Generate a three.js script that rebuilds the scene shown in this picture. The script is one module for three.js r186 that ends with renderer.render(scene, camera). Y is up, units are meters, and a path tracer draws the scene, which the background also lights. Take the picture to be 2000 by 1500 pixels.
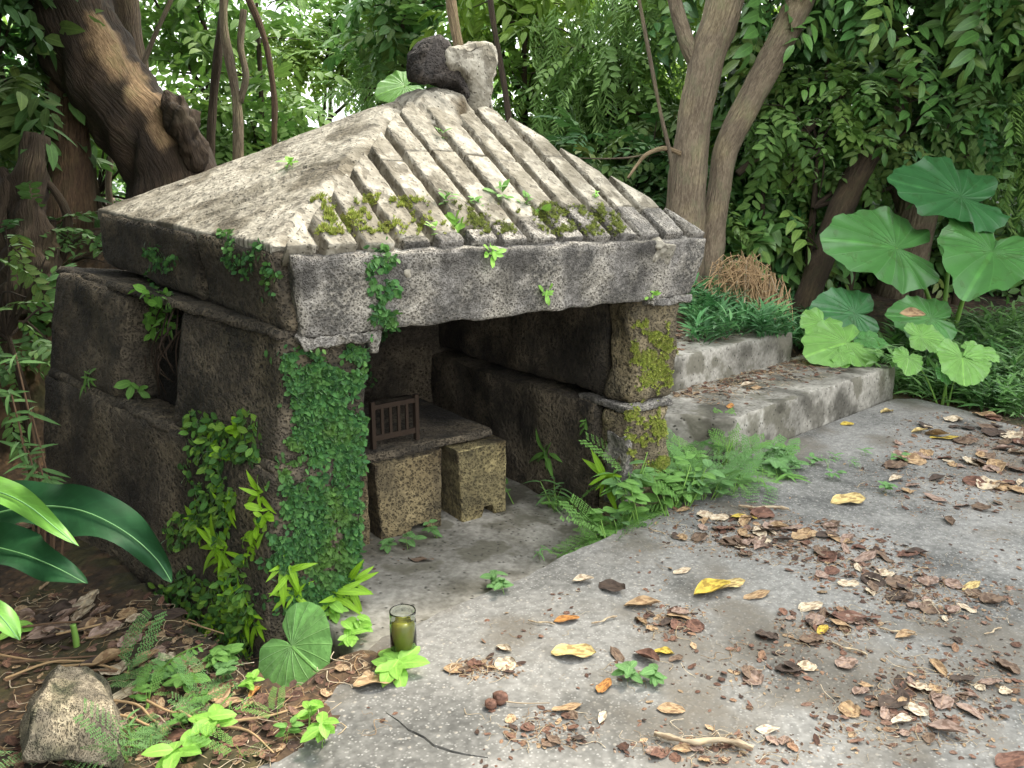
import * as THREE from 'three';
import { mergeGeometries } from 'three/addons/utils/BufferGeometryUtils.js';
import { ImprovedNoise } from 'three/addons/math/ImprovedNoise.js';
import { computeBoundsTree, acceleratedRaycast } from 'three-mesh-bvh';
THREE.BufferGeometry.prototype.computeBoundsTree = computeBoundsTree;
THREE.Mesh.prototype.raycast = acceleratedRaycast;
const V = (x, y, z) => new THREE.Vector3(x, y, z);

// ---------------------------------------------------------------- camera, sky, sun, exposure
const FOCAL = 1700, EYE = 1.35, PITCH = Math.atan(420 / FOCAL);
const scene = new THREE.Scene();
const camera = new THREE.PerspectiveCamera(2 * Math.atan(750 / FOCAL) * 180 / Math.PI, 4 / 3, 0.05, 600);
camera.position.set(0, EYE, 0); camera.rotation.x = -PITCH; camera.updateMatrixWorld(true);
const renderer = new THREE.WebGLRenderer({ antialias: true });
renderer.setSize(1024, 768);
renderer.toneMapping = THREE.LinearToneMapping;
renderer.toneMappingExposure = 4.2;
renderer.shadowMap.enabled = true;
{ // bright overcast sky
  const w = 128, h = 64, d = new Float32Array(w * h * 4);
  for (let j = 0; j < h; j++) for (let i = 0; i < w; i++) {
    const el = ((j + 0.5) / h - 0.5) * Math.PI, s = Math.max(0, Math.sin(el));
    const b = el > -0.02 ? 0.62 + 0.75 * s : 0.25;
    const k = (j * w + i) * 4;
    d[k] = b * 0.97; d[k + 1] = b * 1.0; d[k + 2] = b * 1.02; d[k + 3] = 1;
  }
  const t = new THREE.DataTexture(d, w, h, THREE.RGBAFormat, THREE.FloatType);
  t.mapping = THREE.EquirectangularReflectionMapping; t.magFilter = t.minFilter = THREE.LinearFilter; t.needsUpdate = true;
  scene.background = t; scene.environment = t;
}
const sun = new THREE.DirectionalLight(0xfff4e0, 1.5);
sun.position.set(3.8, 8.5, -6.9); sun.target.position.set(0, 0, -3.5);
sun.castShadow = true; sun.shadow.radius = 24; sun.shadow.mapSize.set(2048, 2048);
Object.assign(sun.shadow.camera, { left: -12, right: 12, top: 12, bottom: -12, near: 0.5, far: 40 });
scene.add(sun, sun.target);

// ---------------------------------------------------------------- helpers
function rng(seed) { let a = seed >>> 0; return () => { a = (a + 0x6D2B79F5) | 0; let t = Math.imul(a ^ (a >>> 15), 1 | a); t = (t + Math.imul(t ^ (t >>> 7), 61 | t)) ^ t; return ((t ^ (t >>> 14)) >>> 0) / 4294967296; }; }
let R = rng(7);
const rr = (a, b) => a + (b - a) * R(), pick = a => a[Math.floor(R() * a.length)];
const cl = (x, a = 0, b = 1) => Math.min(b, Math.max(a, x)), lerp = (a, b, t) => a + (b - a) * t, ss = (a, b, x) => { const t = cl((x - a) / (b - a)); return t * t * (3 - 2 * t); };
const PN = new ImprovedNoise();
const n3 = (x, y, z) => PN.noise(x + 31.7, y + 11.3, z + 57.1);
const fbm3 = (x, y, z, o = 4) => { let s = 0, a = 0.5; for (let i = 0; i < o; i++) { s += a * n3(x, y, z); x *= 2.03; y *= 2.03; z *= 2.03; a *= 0.5; } return s; };
const CP = Math.cos(PITCH), SP = Math.sin(PITCH);
const ray = (px, py) => { const cx = (px - 1000) / FOCAL, cy = -(py - 750) / FOCAL; return V(cx, cy * CP - SP, -cy * SP - CP); };
const at = (px, py, depth) => ray(px, py).multiplyScalar(depth).add(camera.position);      // a measured point of the photograph at a depth
const gnd = (px, py, h = 0) => { const d = ray(px, py); return d.clone().multiplyScalar((h - EYE) / d.y).add(camera.position); };
const used = {};
function numbered(n) { if (!(n in used)) { used[n] = 0; return n; } return n + '_' + String(++used[n]).padStart(3, '0'); }
function top(o, name, label, category, group, kind) { o.name = numbered(name); o.userData = { label, category }; if (group) o.userData.group = group; if (kind) { o.userData.kind = kind; if (kind === 'structure') delete o.userData.category; } scene.add(o); return o; }
function thing(name, label, category, pos = V(0, 0, 0), group) { const g = new THREE.Group(); g.position.copy(pos); return top(g, name, label, category, group); }
function part(name, geo, m, parent) { const o = new THREE.Mesh(geo, m); o.name = name; parent.add(o); return o; }
const C = h => new THREE.Color(h);

// tileable value noise
const H2 = (x, y, s) => { let h = Math.imul(x, 374761393) ^ Math.imul(y, 668265263) ^ Math.imul(s, 974634777); h = Math.imul(h ^ (h >>> 13), 1274126177); return ((h ^ (h >>> 16)) >>> 0) / 4294967296; };
function vn(u, v, p, q, s) { const x = u * p, y = v * q, xi = Math.floor(x), yi = Math.floor(y); let fx = x - xi, fy = y - yi; fx = fx * fx * (3 - 2 * fx); fy = fy * fy * (3 - 2 * fy); const x0 = ((xi % p) + p) % p, x1 = (x0 + 1) % p, y0 = ((yi % q) + q) % q, y1 = (y0 + 1) % q; return lerp(lerp(H2(x0, y0, s), H2(x1, y0, s), fx), lerp(H2(x0, y1, s), H2(x1, y1, s), fx), fy); }
function tf(u, v, p, o, s, q = p) { let r = 0, a = 0.5, t = 0; for (let i = 0; i < o; i++) { r += a * vn(u, v, p, q, s + i); t += a; a *= 0.55; p *= 2; q *= 2; } return r / t; }
function cells(u, v, p, s) { const x = u * p, y = v * p, xi = Math.floor(x), yi = Math.floor(y); let best = 9, id = 0; for (let j = -1; j <= 1; j++) for (let i = -1; i <= 1; i++) { const a = (((xi + i) % p) + p) % p, b = (((yi + j) % p) + p) % p; const dx = xi + i + H2(a, b, s) - x, dy = yi + j + H2(a, b, s + 9) - y, d = dx * dx + dy * dy; if (d < best) { best = d; id = H2(a, b, s + 5); } } return [Math.sqrt(best), id]; }
function tex(n, m, fn, metres, srgb = true) { const d = new Uint8Array(n * m * 4); for (let j = 0; j < m; j++) for (let i = 0; i < n; i++) { const c = fn(i / n, j / m), k = (j * n + i) * 4; if (typeof c === 'number') d[k] = d[k + 1] = d[k + 2] = cl(c * 255, 0, 255); else { d[k] = cl(c[0], 0, 255); d[k + 1] = cl(c[1], 0, 255); d[k + 2] = cl(c[2], 0, 255); } d[k + 3] = 255; } const t = new THREE.DataTexture(d, n, m); t.magFilter = THREE.LinearFilter; t.minFilter = THREE.LinearMipmapLinearFilter; t.generateMipmaps = true; t.wrapS = t.wrapT = THREE.RepeatWrapping; if (metres) t.repeat.set(1 / metres, 1 / metres); if (srgb) t.colorSpace = THREE.SRGBColorSpace; t.needsUpdate = true; return t; }
const mixc = (a, b, t) => [lerp(a[0], b[0], t), lerp(a[1], b[1], t), lerp(a[2], b[2], t)];

// ---------------------------------------------------------------- materials
const asphaltF = (u, v) => { const [d, id] = cells(u, v, 260, 3), [d2, id2] = cells(u, v, 90, 8); return { chip: id > 0.7 && d < 0.4 ? (id - 0.7) / 0.3 : 0, big: id2 > 0.9 && d2 < 0.22 ? 1 : 0, f: tf(u, v, 5, 6, 11), g: tf(u, v, 120, 3, 17), dirt: ss(0.5, 0.68, tf(u, v, 4, 6, 23)) }; };
const tAsphalt = tex(1536, 1536, (u, v) => { const a = asphaltF(u, v); let c = mixc([98, 98, 96], [146, 145, 142], ss(0.32, 0.66, a.f)); const g = (a.g - 0.5) * 56; c = [c[0] + g, c[1] + g, c[2] + g]; c = mixc(c, [200, 200, 198], a.chip * 0.7); c = mixc(c, [196, 190, 180], a.big * 0.6); return mixc(c, [104, 96, 84], a.dirt * (0.3 + 0.5 * a.g)); }, 1.9);
const tAsphaltB = tex(768, 768, (u, v) => { const a = asphaltF(u, v); return 0.4 + (a.g - 0.5) * 0.8 + a.chip * 0.2 + a.big * 0.3; }, 1.9, false);
const coral = (u, v) => { const [d, id] = cells(u, v, 60, 40), [d2, id2] = cells(u, v, 150, 44); const m = tf(u, v, 7, 5, 31); return { pit: Math.max(id > 0.6 ? ss(0.4, 0.12, d) * ss(0.35, 0.6, m + 0.1) : 0, id2 > 0.5 ? ss(0.45, 0.2, d2) * 0.75 : 0), m, f: tf(u, v, 70, 4, 52), dark: ss(0.48, 0.66, tf(u, v, 8, 6, 61)) }; };
const tCoral = tex(1024, 1024, (u, v) => { const a = coral(u, v); let c = mixc([148, 144, 142], [196, 190, 182], ss(0.3, 0.7, a.m)); const g = (a.f - 0.5) * 90; c = [c[0] + g, c[1] + g, c[2] + g]; c = mixc(c, [78, 76, 74], a.dark * 0.75 * ss(0.3, 0.7, a.f)); return mixc(c, [74, 70, 64], a.pit * 0.6); }, 1.2);
const tCoralB = tex(1024, 1024, (u, v) => { const a = coral(u, v); return 0.65 + (a.f - 0.5) * 0.7 + (a.m - 0.5) * 0.4 - a.pit * 0.5; }, 1.2, false);
const plasF = (u, v) => ({ m: tf(u, v, 5, 5, 71), f: tf(u, v, 70, 3, 75), s: ss(0.5, 0.68, tf(u, v, 8, 5, 79)), l: ss(0.55, 0.7, tf(u, v, 16, 4, 83)), sp: (() => { const [d, id] = cells(u, v, 90, 90); return id > 0.85 && d < 0.16 ? 1 : 0; })() });
const tPlaster = tex(1024, 1024, (u, v) => { const a = plasF(u, v); let c = mixc([164, 160, 150], [200, 196, 187], ss(0.3, 0.7, a.m)); const g = (a.f - 0.5) * 84; c = [c[0] + g, c[1] + g, c[2] + g]; c = mixc(c, [122, 116, 102], a.s * 0.55); c = mixc(c, [226, 222, 212], a.l * 0.5); return mixc(mixc(c, [112, 106, 96], ss(0.56, 0.72, tf(u, v, 40, 4, 87)) * 0.55), [82, 78, 70], a.sp * 0.6); }, 1.4);
const tPlasterB = tex(1024, 1024, (u, v) => { const a = plasF(u, v); return 0.5 + (a.f - 0.5) * 0.7 - ss(0.56, 0.72, tf(u, v, 40, 4, 87)) * 0.3 + (a.m - 0.5) * 0.3 - a.sp * 0.3; }, 1.4, false);
const concF = (u, v) => ({ m: tf(u, v, 5, 5, 101), f: tf(u, v, 90, 3, 105), s: ss(0.52, 0.66, tf(u, v, 9, 5, 109)), p: (() => { const [d, id] = cells(u, v, 75, 113); return id > 0.9 ? ss(0.35, 0.12, d) : 0; })() });
const tConc = tex(1024, 1024, (u, v) => { const a = concF(u, v); let c = mixc([122, 118, 110], [160, 155, 146], ss(0.3, 0.7, a.m)); const g = (a.f - 0.5) * 60; c = [c[0] + g, c[1] + g, c[2] + g]; c = mixc(c, [84, 80, 66], a.s * 0.6); return mixc(c, [60, 58, 52], a.p * 0.7); }, 1.4);
const tConcB = tex(512, 512, (u, v) => { const a = concF(u, v); return 0.6 + (a.f - 0.5) * 0.5 - a.p * 0.6; }, 1.4, false);
const barkF = (u, v) => { const w = tf(u, v, 4, 3, 131) * 0.12; return { r: tf(u + w, v, 26, 4, 133, 5), k: tf(u, v, 8, 5, 137), f: tf(u, v, 60, 3, 139, 30) }; };
const tBark = tex(512, 512, (u, v) => { const a = barkF(u, v); let c = mixc([118, 106, 92], [156, 144, 126], ss(0.25, 0.75, a.r * 0.6 + a.f * 0.2 + a.k * 0.2)); const g = (a.f - 0.5) * 50; c = [c[0] + g, c[1] + g, c[2] + g]; return mixc(c, [128, 130, 104], ss(0.55, 0.7, a.k) * 0.4); }, 0.6);
const tBarkB = tex(512, 512, (u, v) => { const a = barkF(u, v); return 0.2 + a.r * 0.6 + a.f * 0.2; }, 0.6, false);
const tSoil = tex(1024, 1024, (u, v) => { const a = tf(u, v, 7, 6, 151), b = tf(u, v, 80, 3, 155); const [d, id] = cells(u, v, 70, 157); let c = mixc([52, 42, 32], [98, 80, 62], ss(0.3, 0.7, a * 0.6 + b * 0.4)); c = mixc(c, [132, 106, 80], id > 0.75 && d < 0.4 ? 0.6 : 0); return mixc(c, [58, 70, 36], ss(0.55, 0.7, tf(u, v, 12, 4, 161)) * 0.5); }, 2.0);
const tSoilB = tex(512, 512, (u, v) => tf(u, v, 40, 4, 165), 2.0, false);
const tLeaf = tex(128, 128, (u, v) => { const y = Math.abs(v - 0.5) * 2; const mid = ss(0.09, 0.03, y), side = ss(0.1, 0.0, Math.abs(((u * 7 - y * 1.6) % 1 + 1) % 1 - 0.5) - 0.0) * ss(1, 0.6, y); const n = tf(u, v, 8, 3, 171) - 0.5; const b = 212 + n * 50 + mid * 40 + side * 16; return [b, b + 4, b - mid * 6]; });
const tDry = tex(128, 128, (u, v) => { const y = Math.abs(v - 0.5) * 2; const mid = ss(0.1, 0.03, y), n = tf(u, v, 7, 4, 181), s = ss(0.55, 0.7, tf(u, v, 5, 4, 185)); let c = [190 + (n - 0.5) * 90, 184 + (n - 0.5) * 90, 176 + (n - 0.5) * 90]; c = mixc(c, [112, 94, 80], s * 0.6); return mixc(c, [225, 210, 182], mid * 0.5); });
const M = {};
const std = (o) => new THREE.MeshStandardMaterial({ side: THREE.DoubleSide, ...o });
M.asphalt = std({ map: tAsphalt, bumpMap: tAsphaltB, bumpScale: 0.004, roughness: 0.9, color: 0xd0cecb });
const scaled = (t, m) => { const c = t.clone(); c.repeat.set(1 / m, 1 / m); c.needsUpdate = true; return c; };
const fineC = scaled(tCoral, 0.75), fineB = scaled(tCoralB, 0.75), tinyC = scaled(tCoral, 0.5), tinyB = scaled(tCoralB, 0.5);
const stone = (hex, b = 0.012, m = tCoral, bm = tCoralB) => std({ map: m, bumpMap: bm, bumpScale: b, roughness: 0.95, color: hex, vertexColors: true });
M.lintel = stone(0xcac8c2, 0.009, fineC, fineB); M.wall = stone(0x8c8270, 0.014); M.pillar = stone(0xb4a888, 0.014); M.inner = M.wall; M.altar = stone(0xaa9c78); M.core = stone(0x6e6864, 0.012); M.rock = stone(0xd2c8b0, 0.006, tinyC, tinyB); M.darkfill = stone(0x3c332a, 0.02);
M.plaster = std({ map: tPlaster, bumpMap: tPlasterB, bumpScale: 0.013, roughness: 0.93, color: 0xccc8c0, vertexColors: true });
M.conc = std({ map: tConc, bumpMap: tConcB, bumpScale: 0.006, roughness: 0.93, color: 0xf2f2f0, vertexColors: true });
M.soil = std({ map: tSoil, bumpMap: tSoilB, bumpScale: 0.03, roughness: 1, color: 0xd8d0c4 });
const bark = hex => std({ map: tBark, bumpMap: tBarkB, bumpScale: 0.018, roughness: 0.95, color: hex, vertexColors: true });
M.bark = bark(0xc2bcb2); M.barkDark = bark(0x776b60); M.barkRed = bark(0x9a8470); M.barkPale = bark(0xf0e2c8);
M.twig = std({ color: 0x6b5440, roughness: 0.95 }); M.dryTwig = std({ color: 0xa08562, roughness: 0.95 }); M.paleStick = std({ color: 0xd9cbb2, roughness: 0.9, map: tDry });
M.stem = std({ color: 0x6f9440, roughness: 0.6 }); M.darkwood = std({ color: 0x5a4838, roughness: 0.9, map: tBark });
const leafM = (hex, t = 0.35, rough = 0.6, spec = 0.5) => new THREE.MeshPhysicalMaterial({ color: hex, map: tLeaf, roughness: rough, transmission: t, thickness: 0, specularIntensity: spec, side: THREE.DoubleSide });
M.lfGloss = new THREE.MeshPhysicalMaterial({ color: 0xffffff, map: tLeaf, roughness: 0.42, side: THREE.DoubleSide });
M.lfWhite = leafM(0xffffff, 0.5, 0.75);
M.lfBright = leafM(0x9fd02e, 0.4); M.lfWeed = leafM(0x7aaa50, 0.35, 0.7); M.lfTaro = leafM(0x4f9648, 0.3, 0.42); M.lfTaroLight = leafM(0x86c65a, 0.4, 0.45); M.lfHeart = leafM(0x7cc25a, 0.4, 0.5); M.lfNest = leafM(0x2c5f3c, 0.1, 0.3, 0.6);
M.lfFern = leafM(0x7aa862, 0.4, 0.75); M.lfGrass = leafM(0x6fa055, 0.35, 0.6);
const dry = hex => std({ color: hex, map: tDry, roughness: 0.85 });
const DRY = { brown: dry(0x8c7868), dark: dry(0x5c4e46), tan: dry(0xcbb08c), pale: dry(0xeee2cc), yellow: dry(0xe8d25c), orange: dry(0xd49a54), red: dry(0x8a6658), pink: dry(0xb8a298), white: dry(0xf6efdf), cream: dry(0xf0dd9c) };

// ---------------------------------------------------------------- geometry builders
function smooth(g) { // one normal per place, so that separate faces join without a seam
  g.computeVertexNormals(); const p = g.attributes.position, n = g.attributes.normal, m = new Map();
  const key = i => Math.round(p.getX(i) * 2e4) + '_' + Math.round(p.getY(i) * 2e4) + '_' + Math.round(p.getZ(i) * 2e4);
  for (let i = 0; i < p.count; i++) { const k = key(i), e = m.get(k) || [0, 0, 0]; e[0] += n.getX(i); e[1] += n.getY(i); e[2] += n.getZ(i); m.set(k, e); }
  for (let i = 0; i < p.count; i++) { const e = m.get(key(i)), l = Math.hypot(...e) || 1; n.setXYZ(i, e[0] / l, e[1] / l, e[2] / l); }
  return g;
}
// stained(): big blotches of growth on the stone, as vertex colours, from noise alone
function stained(g, tint, f = 3, k = 0.8, off = 0, lo = 0.02, hi = 0.22) {
  const p = g.attributes.position, c = new Float32Array(p.count * 3);
  for (let i = 0; i < p.count; i++) { const t = ss(lo, hi, fbm3(p.getX(i) * f + off, p.getY(i) * f + off, p.getZ(i) * f - off, 5)) * k; c[i * 3] = lerp(1, tint.r, t); c[i * 3 + 1] = lerp(1, tint.g, t); c[i * 3 + 2] = lerp(1, tint.b, t); }
  g.setAttribute('color', new THREE.BufferAttribute(c, 3)); return g;
}
// eight corners: bottom front-left, front-right, back-right, back-left, then the same at the top
function hex(c, { round = 0.03, amp = 0.012, freq = 5, cell = 0.03, off = 0, tint = C(0x6a675c), tintF = 3, tintK = 0.7, warp } = {}) {
  const P = c.map(a => V(...a)), e = (i, j) => P[i].distanceTo(P[j]);
  const L = [Math.max(e(0, 1), e(4, 5)), Math.max(e(0, 4), e(1, 5)), Math.max(e(0, 3), e(1, 2))], S = L.map(l => Math.max(2, Math.min(70, Math.round(l / cell)))), r = L.map(l => Math.min(0.95, 2 * round / l));
  const tri = (x, y, z) => { const a = (x + 1) / 2, b = (y + 1) / 2, d = (1 - z) / 2; const m = (i, j, t) => P[i].clone().lerp(P[j], t); return m(0, 1, a).lerp(m(3, 2, a), d).lerp(m(4, 5, a).lerp(m(7, 6, a), d), b); };
  const gs = [];
  for (let ax = 0; ax < 3; ax++) for (const sg of [-1, 1]) {
    const u = (ax + 1) % 3, v = (ax + 2) % 3, nu = S[u], nv = S[v], pos = [], uv = [], idx = [];
    for (let j = 0; j <= nv; j++) for (let i = 0; i <= nu; i++) {
      const q = [0, 0, 0]; q[ax] = sg; q[u] = -1 + 2 * i / nu; q[v] = -1 + 2 * j / nv;
      const inn = q.map((a, k) => cl(a, -(1 - r[k]), 1 - r[k])), d = q.map((a, k) => (a - inn[k]) / r[k]), len = Math.hypot(...d);
      const qq = len > 1 ? inn.map((a, k) => a + d[k] / len * r[k]) : q;
      const p = tri(...qq); if (warp) warp(p, qq);
      const f = freq, dx = fbm3(p.x * f + off, p.y * f, p.z * f), dy = fbm3(p.x * f, p.y * f + off + 9, p.z * f), dz = fbm3(p.x * f + 5, p.y * f, p.z * f + off);
      p.x += dx * amp * 2; p.y += dy * amp * 2; p.z += dz * amp * 2;
      pos.push(p.x, p.y, p.z);
      if (ax === 0) uv.push(p.z + off, p.y); else if (ax === 1) uv.push(p.x + off, p.z); else uv.push(p.x + off, p.y);
    }
    for (let j = 0; j < nv; j++) for (let i = 0; i < nu; i++) { const a = j * (nu + 1) + i, b = a + 1, d = a + nu + 1, f = d + 1; if (sg > 0) idx.push(a, b, f, a, f, d); else idx.push(a, f, b, a, d, f); }
    const g = new THREE.BufferGeometry(); g.setAttribute('position', new THREE.Float32BufferAttribute(pos, 3)); g.setAttribute('uv', new THREE.Float32BufferAttribute(uv, 2)); g.setIndex(idx); gs.push(g);
  }
  return stained(smooth(mergeGeometries(gs)), tint, tintF, tintK, off);
}
const box = (x0, x1, y0, y1, z0, z1) => [[x0, y0, z1], [x1, y0, z1], [x1, y0, z0], [x0, y0, z0], [x0, y1, z1], [x1, y1, z1], [x1, y1, z0], [x0, y1, z0]];
function tube(pts, rad, { seg = 24, radial = 10, amp = 0, freq = 3, off = 0, cap = true, tint = new THREE.Color(1.35, 1.4, 1.25), tintK = 0.8, tintF = 5 } = {}) {
  const cv = new THREE.CatmullRomCurve3(pts), fr = cv.computeFrenetFrames(seg, false), L = cv.getLength(), pos = [], uv = [], idx = [];
  const rf = typeof rad === 'function' ? rad : t => lerp(rad[0], rad[1], t), r0 = rf(0.3);
  for (let i = 0; i <= seg; i++) { const t = i / seg, p = cv.getPointAt(t), r = rf(t);
    for (let j = 0; j <= radial; j++) { const a = (j % radial) / radial * Math.PI * 2, d = fr.normals[i].clone().multiplyScalar(Math.cos(a)).addScaledVector(fr.binormals[i], Math.sin(a)); const q = p.clone().addScaledVector(d, r); const k = amp ? 1 + amp * fbm3(q.x * freq + off, q.y * freq * 0.5, q.z * freq, 4) * 2 : 1; q.copy(p).addScaledVector(d, r * k); pos.push(q.x, q.y, q.z); uv.push(j / radial * Math.max(1, Math.round(2 * Math.PI * r0 / 0.3)) * 0.3 * 2, t * L); } }
  for (let i = 0; i < seg; i++) for (let j = 0; j < radial; j++) { const a = i * (radial + 1) + j, b = a + 1, c = a + radial + 1, d = c + 1; idx.push(a, b, d, a, d, c); }
  if (cap) for (const i of [0, seg]) { const k = pos.length / 3, p = cv.getPointAt(i / seg); pos.push(p.x, p.y, p.z); uv.push(0, 0); for (let j = 0; j < radial; j++) { const a = i * (radial + 1) + j; i ? idx.push(k, a, a + 1) : idx.push(k, a + 1, a); } }
  const g = new THREE.BufferGeometry(); g.setAttribute('position', new THREE.Float32BufferAttribute(pos, 3)); g.setAttribute('uv', new THREE.Float32BufferAttribute(uv, 2)); g.setIndex(idx); smooth(g);
  return stained(g, tint, tintF, tintK, off);
}
// a leaf along +x, its face up, base at the origin
function leafG({ L = 0.1, W = 0.04, seg = 5, fold = 0.15, bend = 0.25, a = 0.6, b = 0.8, curl = 0, wave = 0, ph = 0, cols = 2 } = {}) {
  const pos = [], uv = [], idx = []; const wm = Math.pow(a / (a + b), a) * Math.pow(b / (a + b), b);
  for (let i = 0; i <= seg; i++) { const t = i / seg, w = W / 2 * Math.pow(Math.max(t, 1e-4), a) * Math.pow(Math.max(1 - t, 1e-4), b) / wm;
    for (let j = 0; j <= cols; j++) { const s = j / cols * 2 - 1; let y = -bend * L * t * t + fold * Math.abs(s) * w + wave * L * Math.sin(t * 9 + s * 2 + ph) * Math.abs(s), z = s * w; if (curl) { const an = s * curl; z = w * Math.sin(an) / Math.max(Math.abs(curl), 0.01) * 1.2; y += w * (1 - Math.cos(an)); } pos.push(t * L, y, z); uv.push(t, j / cols); } }
  const n = cols + 1; for (let i = 0; i < seg; i++) for (let j = 0; j < cols; j++) { const k = i * n + j; idx.push(k, k + 1, k + n + 1, k, k + n + 1, k + n); }
  const g = new THREE.BufferGeometry(); g.setAttribute('position', new THREE.Float32BufferAttribute(pos, 3)); g.setAttribute('uv', new THREE.Float32BufferAttribute(uv, 2)); g.setIndex(idx); g.computeVertexNormals(); return g;
}
function frame(pos, dir, nor, s = 1) { const x = dir.clone().normalize(); let y = nor.clone().addScaledVector(x, -nor.dot(x)); if (y.lengthSq() < 1e-6) y = V(0.1, 1, 0.2).addScaledVector(x, -(V(0.1, 1, 0.2).dot(x))); y.normalize(); const z = x.clone().cross(y); const m = new THREE.Matrix4().makeBasis(x, y, z); m.scale(V(s, s, s)); m.setPosition(pos); return m; }
const rdir = () => { const a = R() * 6.283, z = rr(-1, 1), q = Math.sqrt(1 - z * z); return V(q * Math.cos(a), z, q * Math.sin(a)); };
function leafAt(name, geo, m, parent, pos, dir, nor, s = 1) { const o = part(name, geo, m, parent); frame(pos, dir, nor, s).decompose(o.position, o.quaternion, o.scale); return o; }
function copies(name, geo, m, mats, cols, parent) { const o = new THREE.InstancedMesh(geo, m, mats.length); mats.forEach((q, i) => o.setMatrixAt(i, q)); if (cols) cols.forEach((c, i) => o.setColorAt(i, c)); o.name = name; o.userData.kind = 'stuff'; parent.add(o); return o; }
// a sprig: a short stem with leaves
function sprig(n, len, lo, droop = 0.5, spread = 1) { const gs = [], g0 = leafG(lo); for (let i = 0; i < n; i++) { const t = (i + 0.6) / n, side = i % 2 ? 1 : -1; const p = V(t * len, -droop * len * t * t * 0.5, 0); const last = i === n - 1; const d = last ? V(1, -droop, 0) : V(0.55, -0.25 * droop + rr(-0.25, 0.2), side * spread * rr(0.7, 1.1)); gs.push(g0.clone().applyMatrix4(frame(p, d, V(rr(-0.4, 0.4), 1, rr(-0.4, 0.4)), rr(0.7, 1.15)))); } return mergeGeometries(gs); }

// ---------------------------------------------------------------- the setting: ground, road, apron
const HUT = V(-0.5194, 0, -2.6003), HUTROT = 36 * Math.PI / 180;
const hutM = new THREE.Matrix4().makeRotationY(HUTROT).setPosition(HUT), hutI = hutM.clone().invert();
const W = (x, y, z) => V(x, y, z).applyMatrix4(hutM), L2 = p => p.clone().applyMatrix4(hutI);
const roadPx = [[330, 1560], [430, 1500], [500, 1440], [570, 1395], [640, 1340], [700, 1288], [745, 1245], [850, 1195], [950, 1160], [1030, 1125], [1100, 1085], [1200, 1040], [1300, 998], [1330, 930], [1420, 908], [1440, 896], [1600, 834], [1748, 778], [1800, 780], [1900, 806], [2000, 836], [2150, 880]];
const roadPts = []; { R = rng(21); const raw = roadPx.map(([x, y]) => gnd(x, y)); raw.push(V(9, 0, -1.2), V(14, 0, 3), V(14, 0, 12), V(-6, 0, 12), V(-3, 0, 3), V(-1.6, 0, -0.6));
  for (let i = 0; i < raw.length; i++) { const a = raw[i], b = raw[(i + 1) % raw.length], n = Math.max(1, Math.min(14, Math.round(a.distanceTo(b) / 0.05))); for (let k = 0; k < n; k++) { const p = a.clone().lerp(b, k / n); const fr = i > 11 && i < 17 ? 0.004 : 0.03; p.x += fbm3(p.x * 6, 1, p.z * 6) * fr * 2; p.z += fbm3(p.x * 6, 8, p.z * 6) * fr * 2; roadPts.push(p); } } }
const inPoly = (x, z) => { let c = false; for (let i = 0, j = roadPts.length - 1; i < roadPts.length; j = i++) { const a = roadPts[i], b = roadPts[j]; if ((a.z > z) !== (b.z > z) && x < (b.x - a.x) * (z - a.z) / (b.z - a.z) + a.x) c = !c; } return c; };
const polyD = (x, z) => { let m = 1e9; for (let i = 0, j = roadPts.length - 1; i < roadPts.length; j = i++) { const a = roadPts[i], b = roadPts[j], dx = b.x - a.x, dz = b.z - a.z, t = cl(((x - a.x) * dx + (z - a.z) * dz) / (dx * dx + dz * dz + 1e-9)); m = Math.min(m, (a.x + t * dx - x) ** 2 + (a.z + t * dz - z) ** 2); } return Math.sqrt(m); };
const S0 = V(1.05, 0, -3.94), SD = V(0.729, 0, -0.684), SM = V(-0.684, 0, -0.729);        // the steps: corner, along the front, up the flight
function groundH(x, z) {
  const l = L2(V(x, 0, z)), r = Math.hypot(x, z + 3);
  let h = -0.03 + 0.03 * fbm3(x * 2.2, 3, z * 2.2, 3);
  const sb = (x - S0.x) * SM.x + (z - S0.z) * SM.z, sa = (x - S0.x) * SD.x + (z - S0.z) * SD.z;
  const slope = ss(-0.1, 0.25, sb) * 0.1 + Math.max(0, sb) * 0.34;
  const side = ss(0.5, -0.6, l.x), beh = ss(2.1, 1.6, sa);
  let up = Math.min(slope, 1.05) * (0.35 + 0.65 * beh);
  up *= 1 - ss(0.15, -0.5, l.x) * ss(-3.2, -1.8, l.z);
  if (sa > 1.4) up = Math.max(up, 0.0) + ss(0, 1.6, -((x - 2.33) * -0.7 + (z + 5.14) * 0.7) * 0.9) * 0.22;
  h += up - ss(-0.1, -1.2, l.x) * ss(0.5, -0.3, l.z) * 0.1;
  if (r > 9) h = lerp(h, -1.2 - (r - 9) * 0.05, ss(9, 16, r));
  if (l.x > -0.42 + l.z * -0.12 * -1 && l.x < 1.5 && l.z < 0.45 && l.z > -1.62) h = Math.min(h, -0.16);
  if (sa > -0.25 && sa < 1.75 && sb > -0.05 && sb < 0.75) h = Math.min(h, 0.0 + (sb > 0.42 ? 0.16 : 0) - 0.02);
  const rd = r < 25 ? polyD(x, z) : 9;
  const lw = ss(0.15, -0.25, x) * ss(-2.45, -2.2, z), lip = 0.012 + 0.05 * fbm3(x * 8, 5, z * 8, 4); if (inPoly(x, z)) h = lerp(lerp(-0.012, -0.12, ss(0, 0.06, rd)), Math.max(lip - rd * 0.16, -0.12 + 0 * rd), lw); else if (rd < 0.25) h = lerp(lerp(Math.min(h, -0.012), lip, lw), h, ss(0.0, 0.25, rd));
  return h;
}
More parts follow.
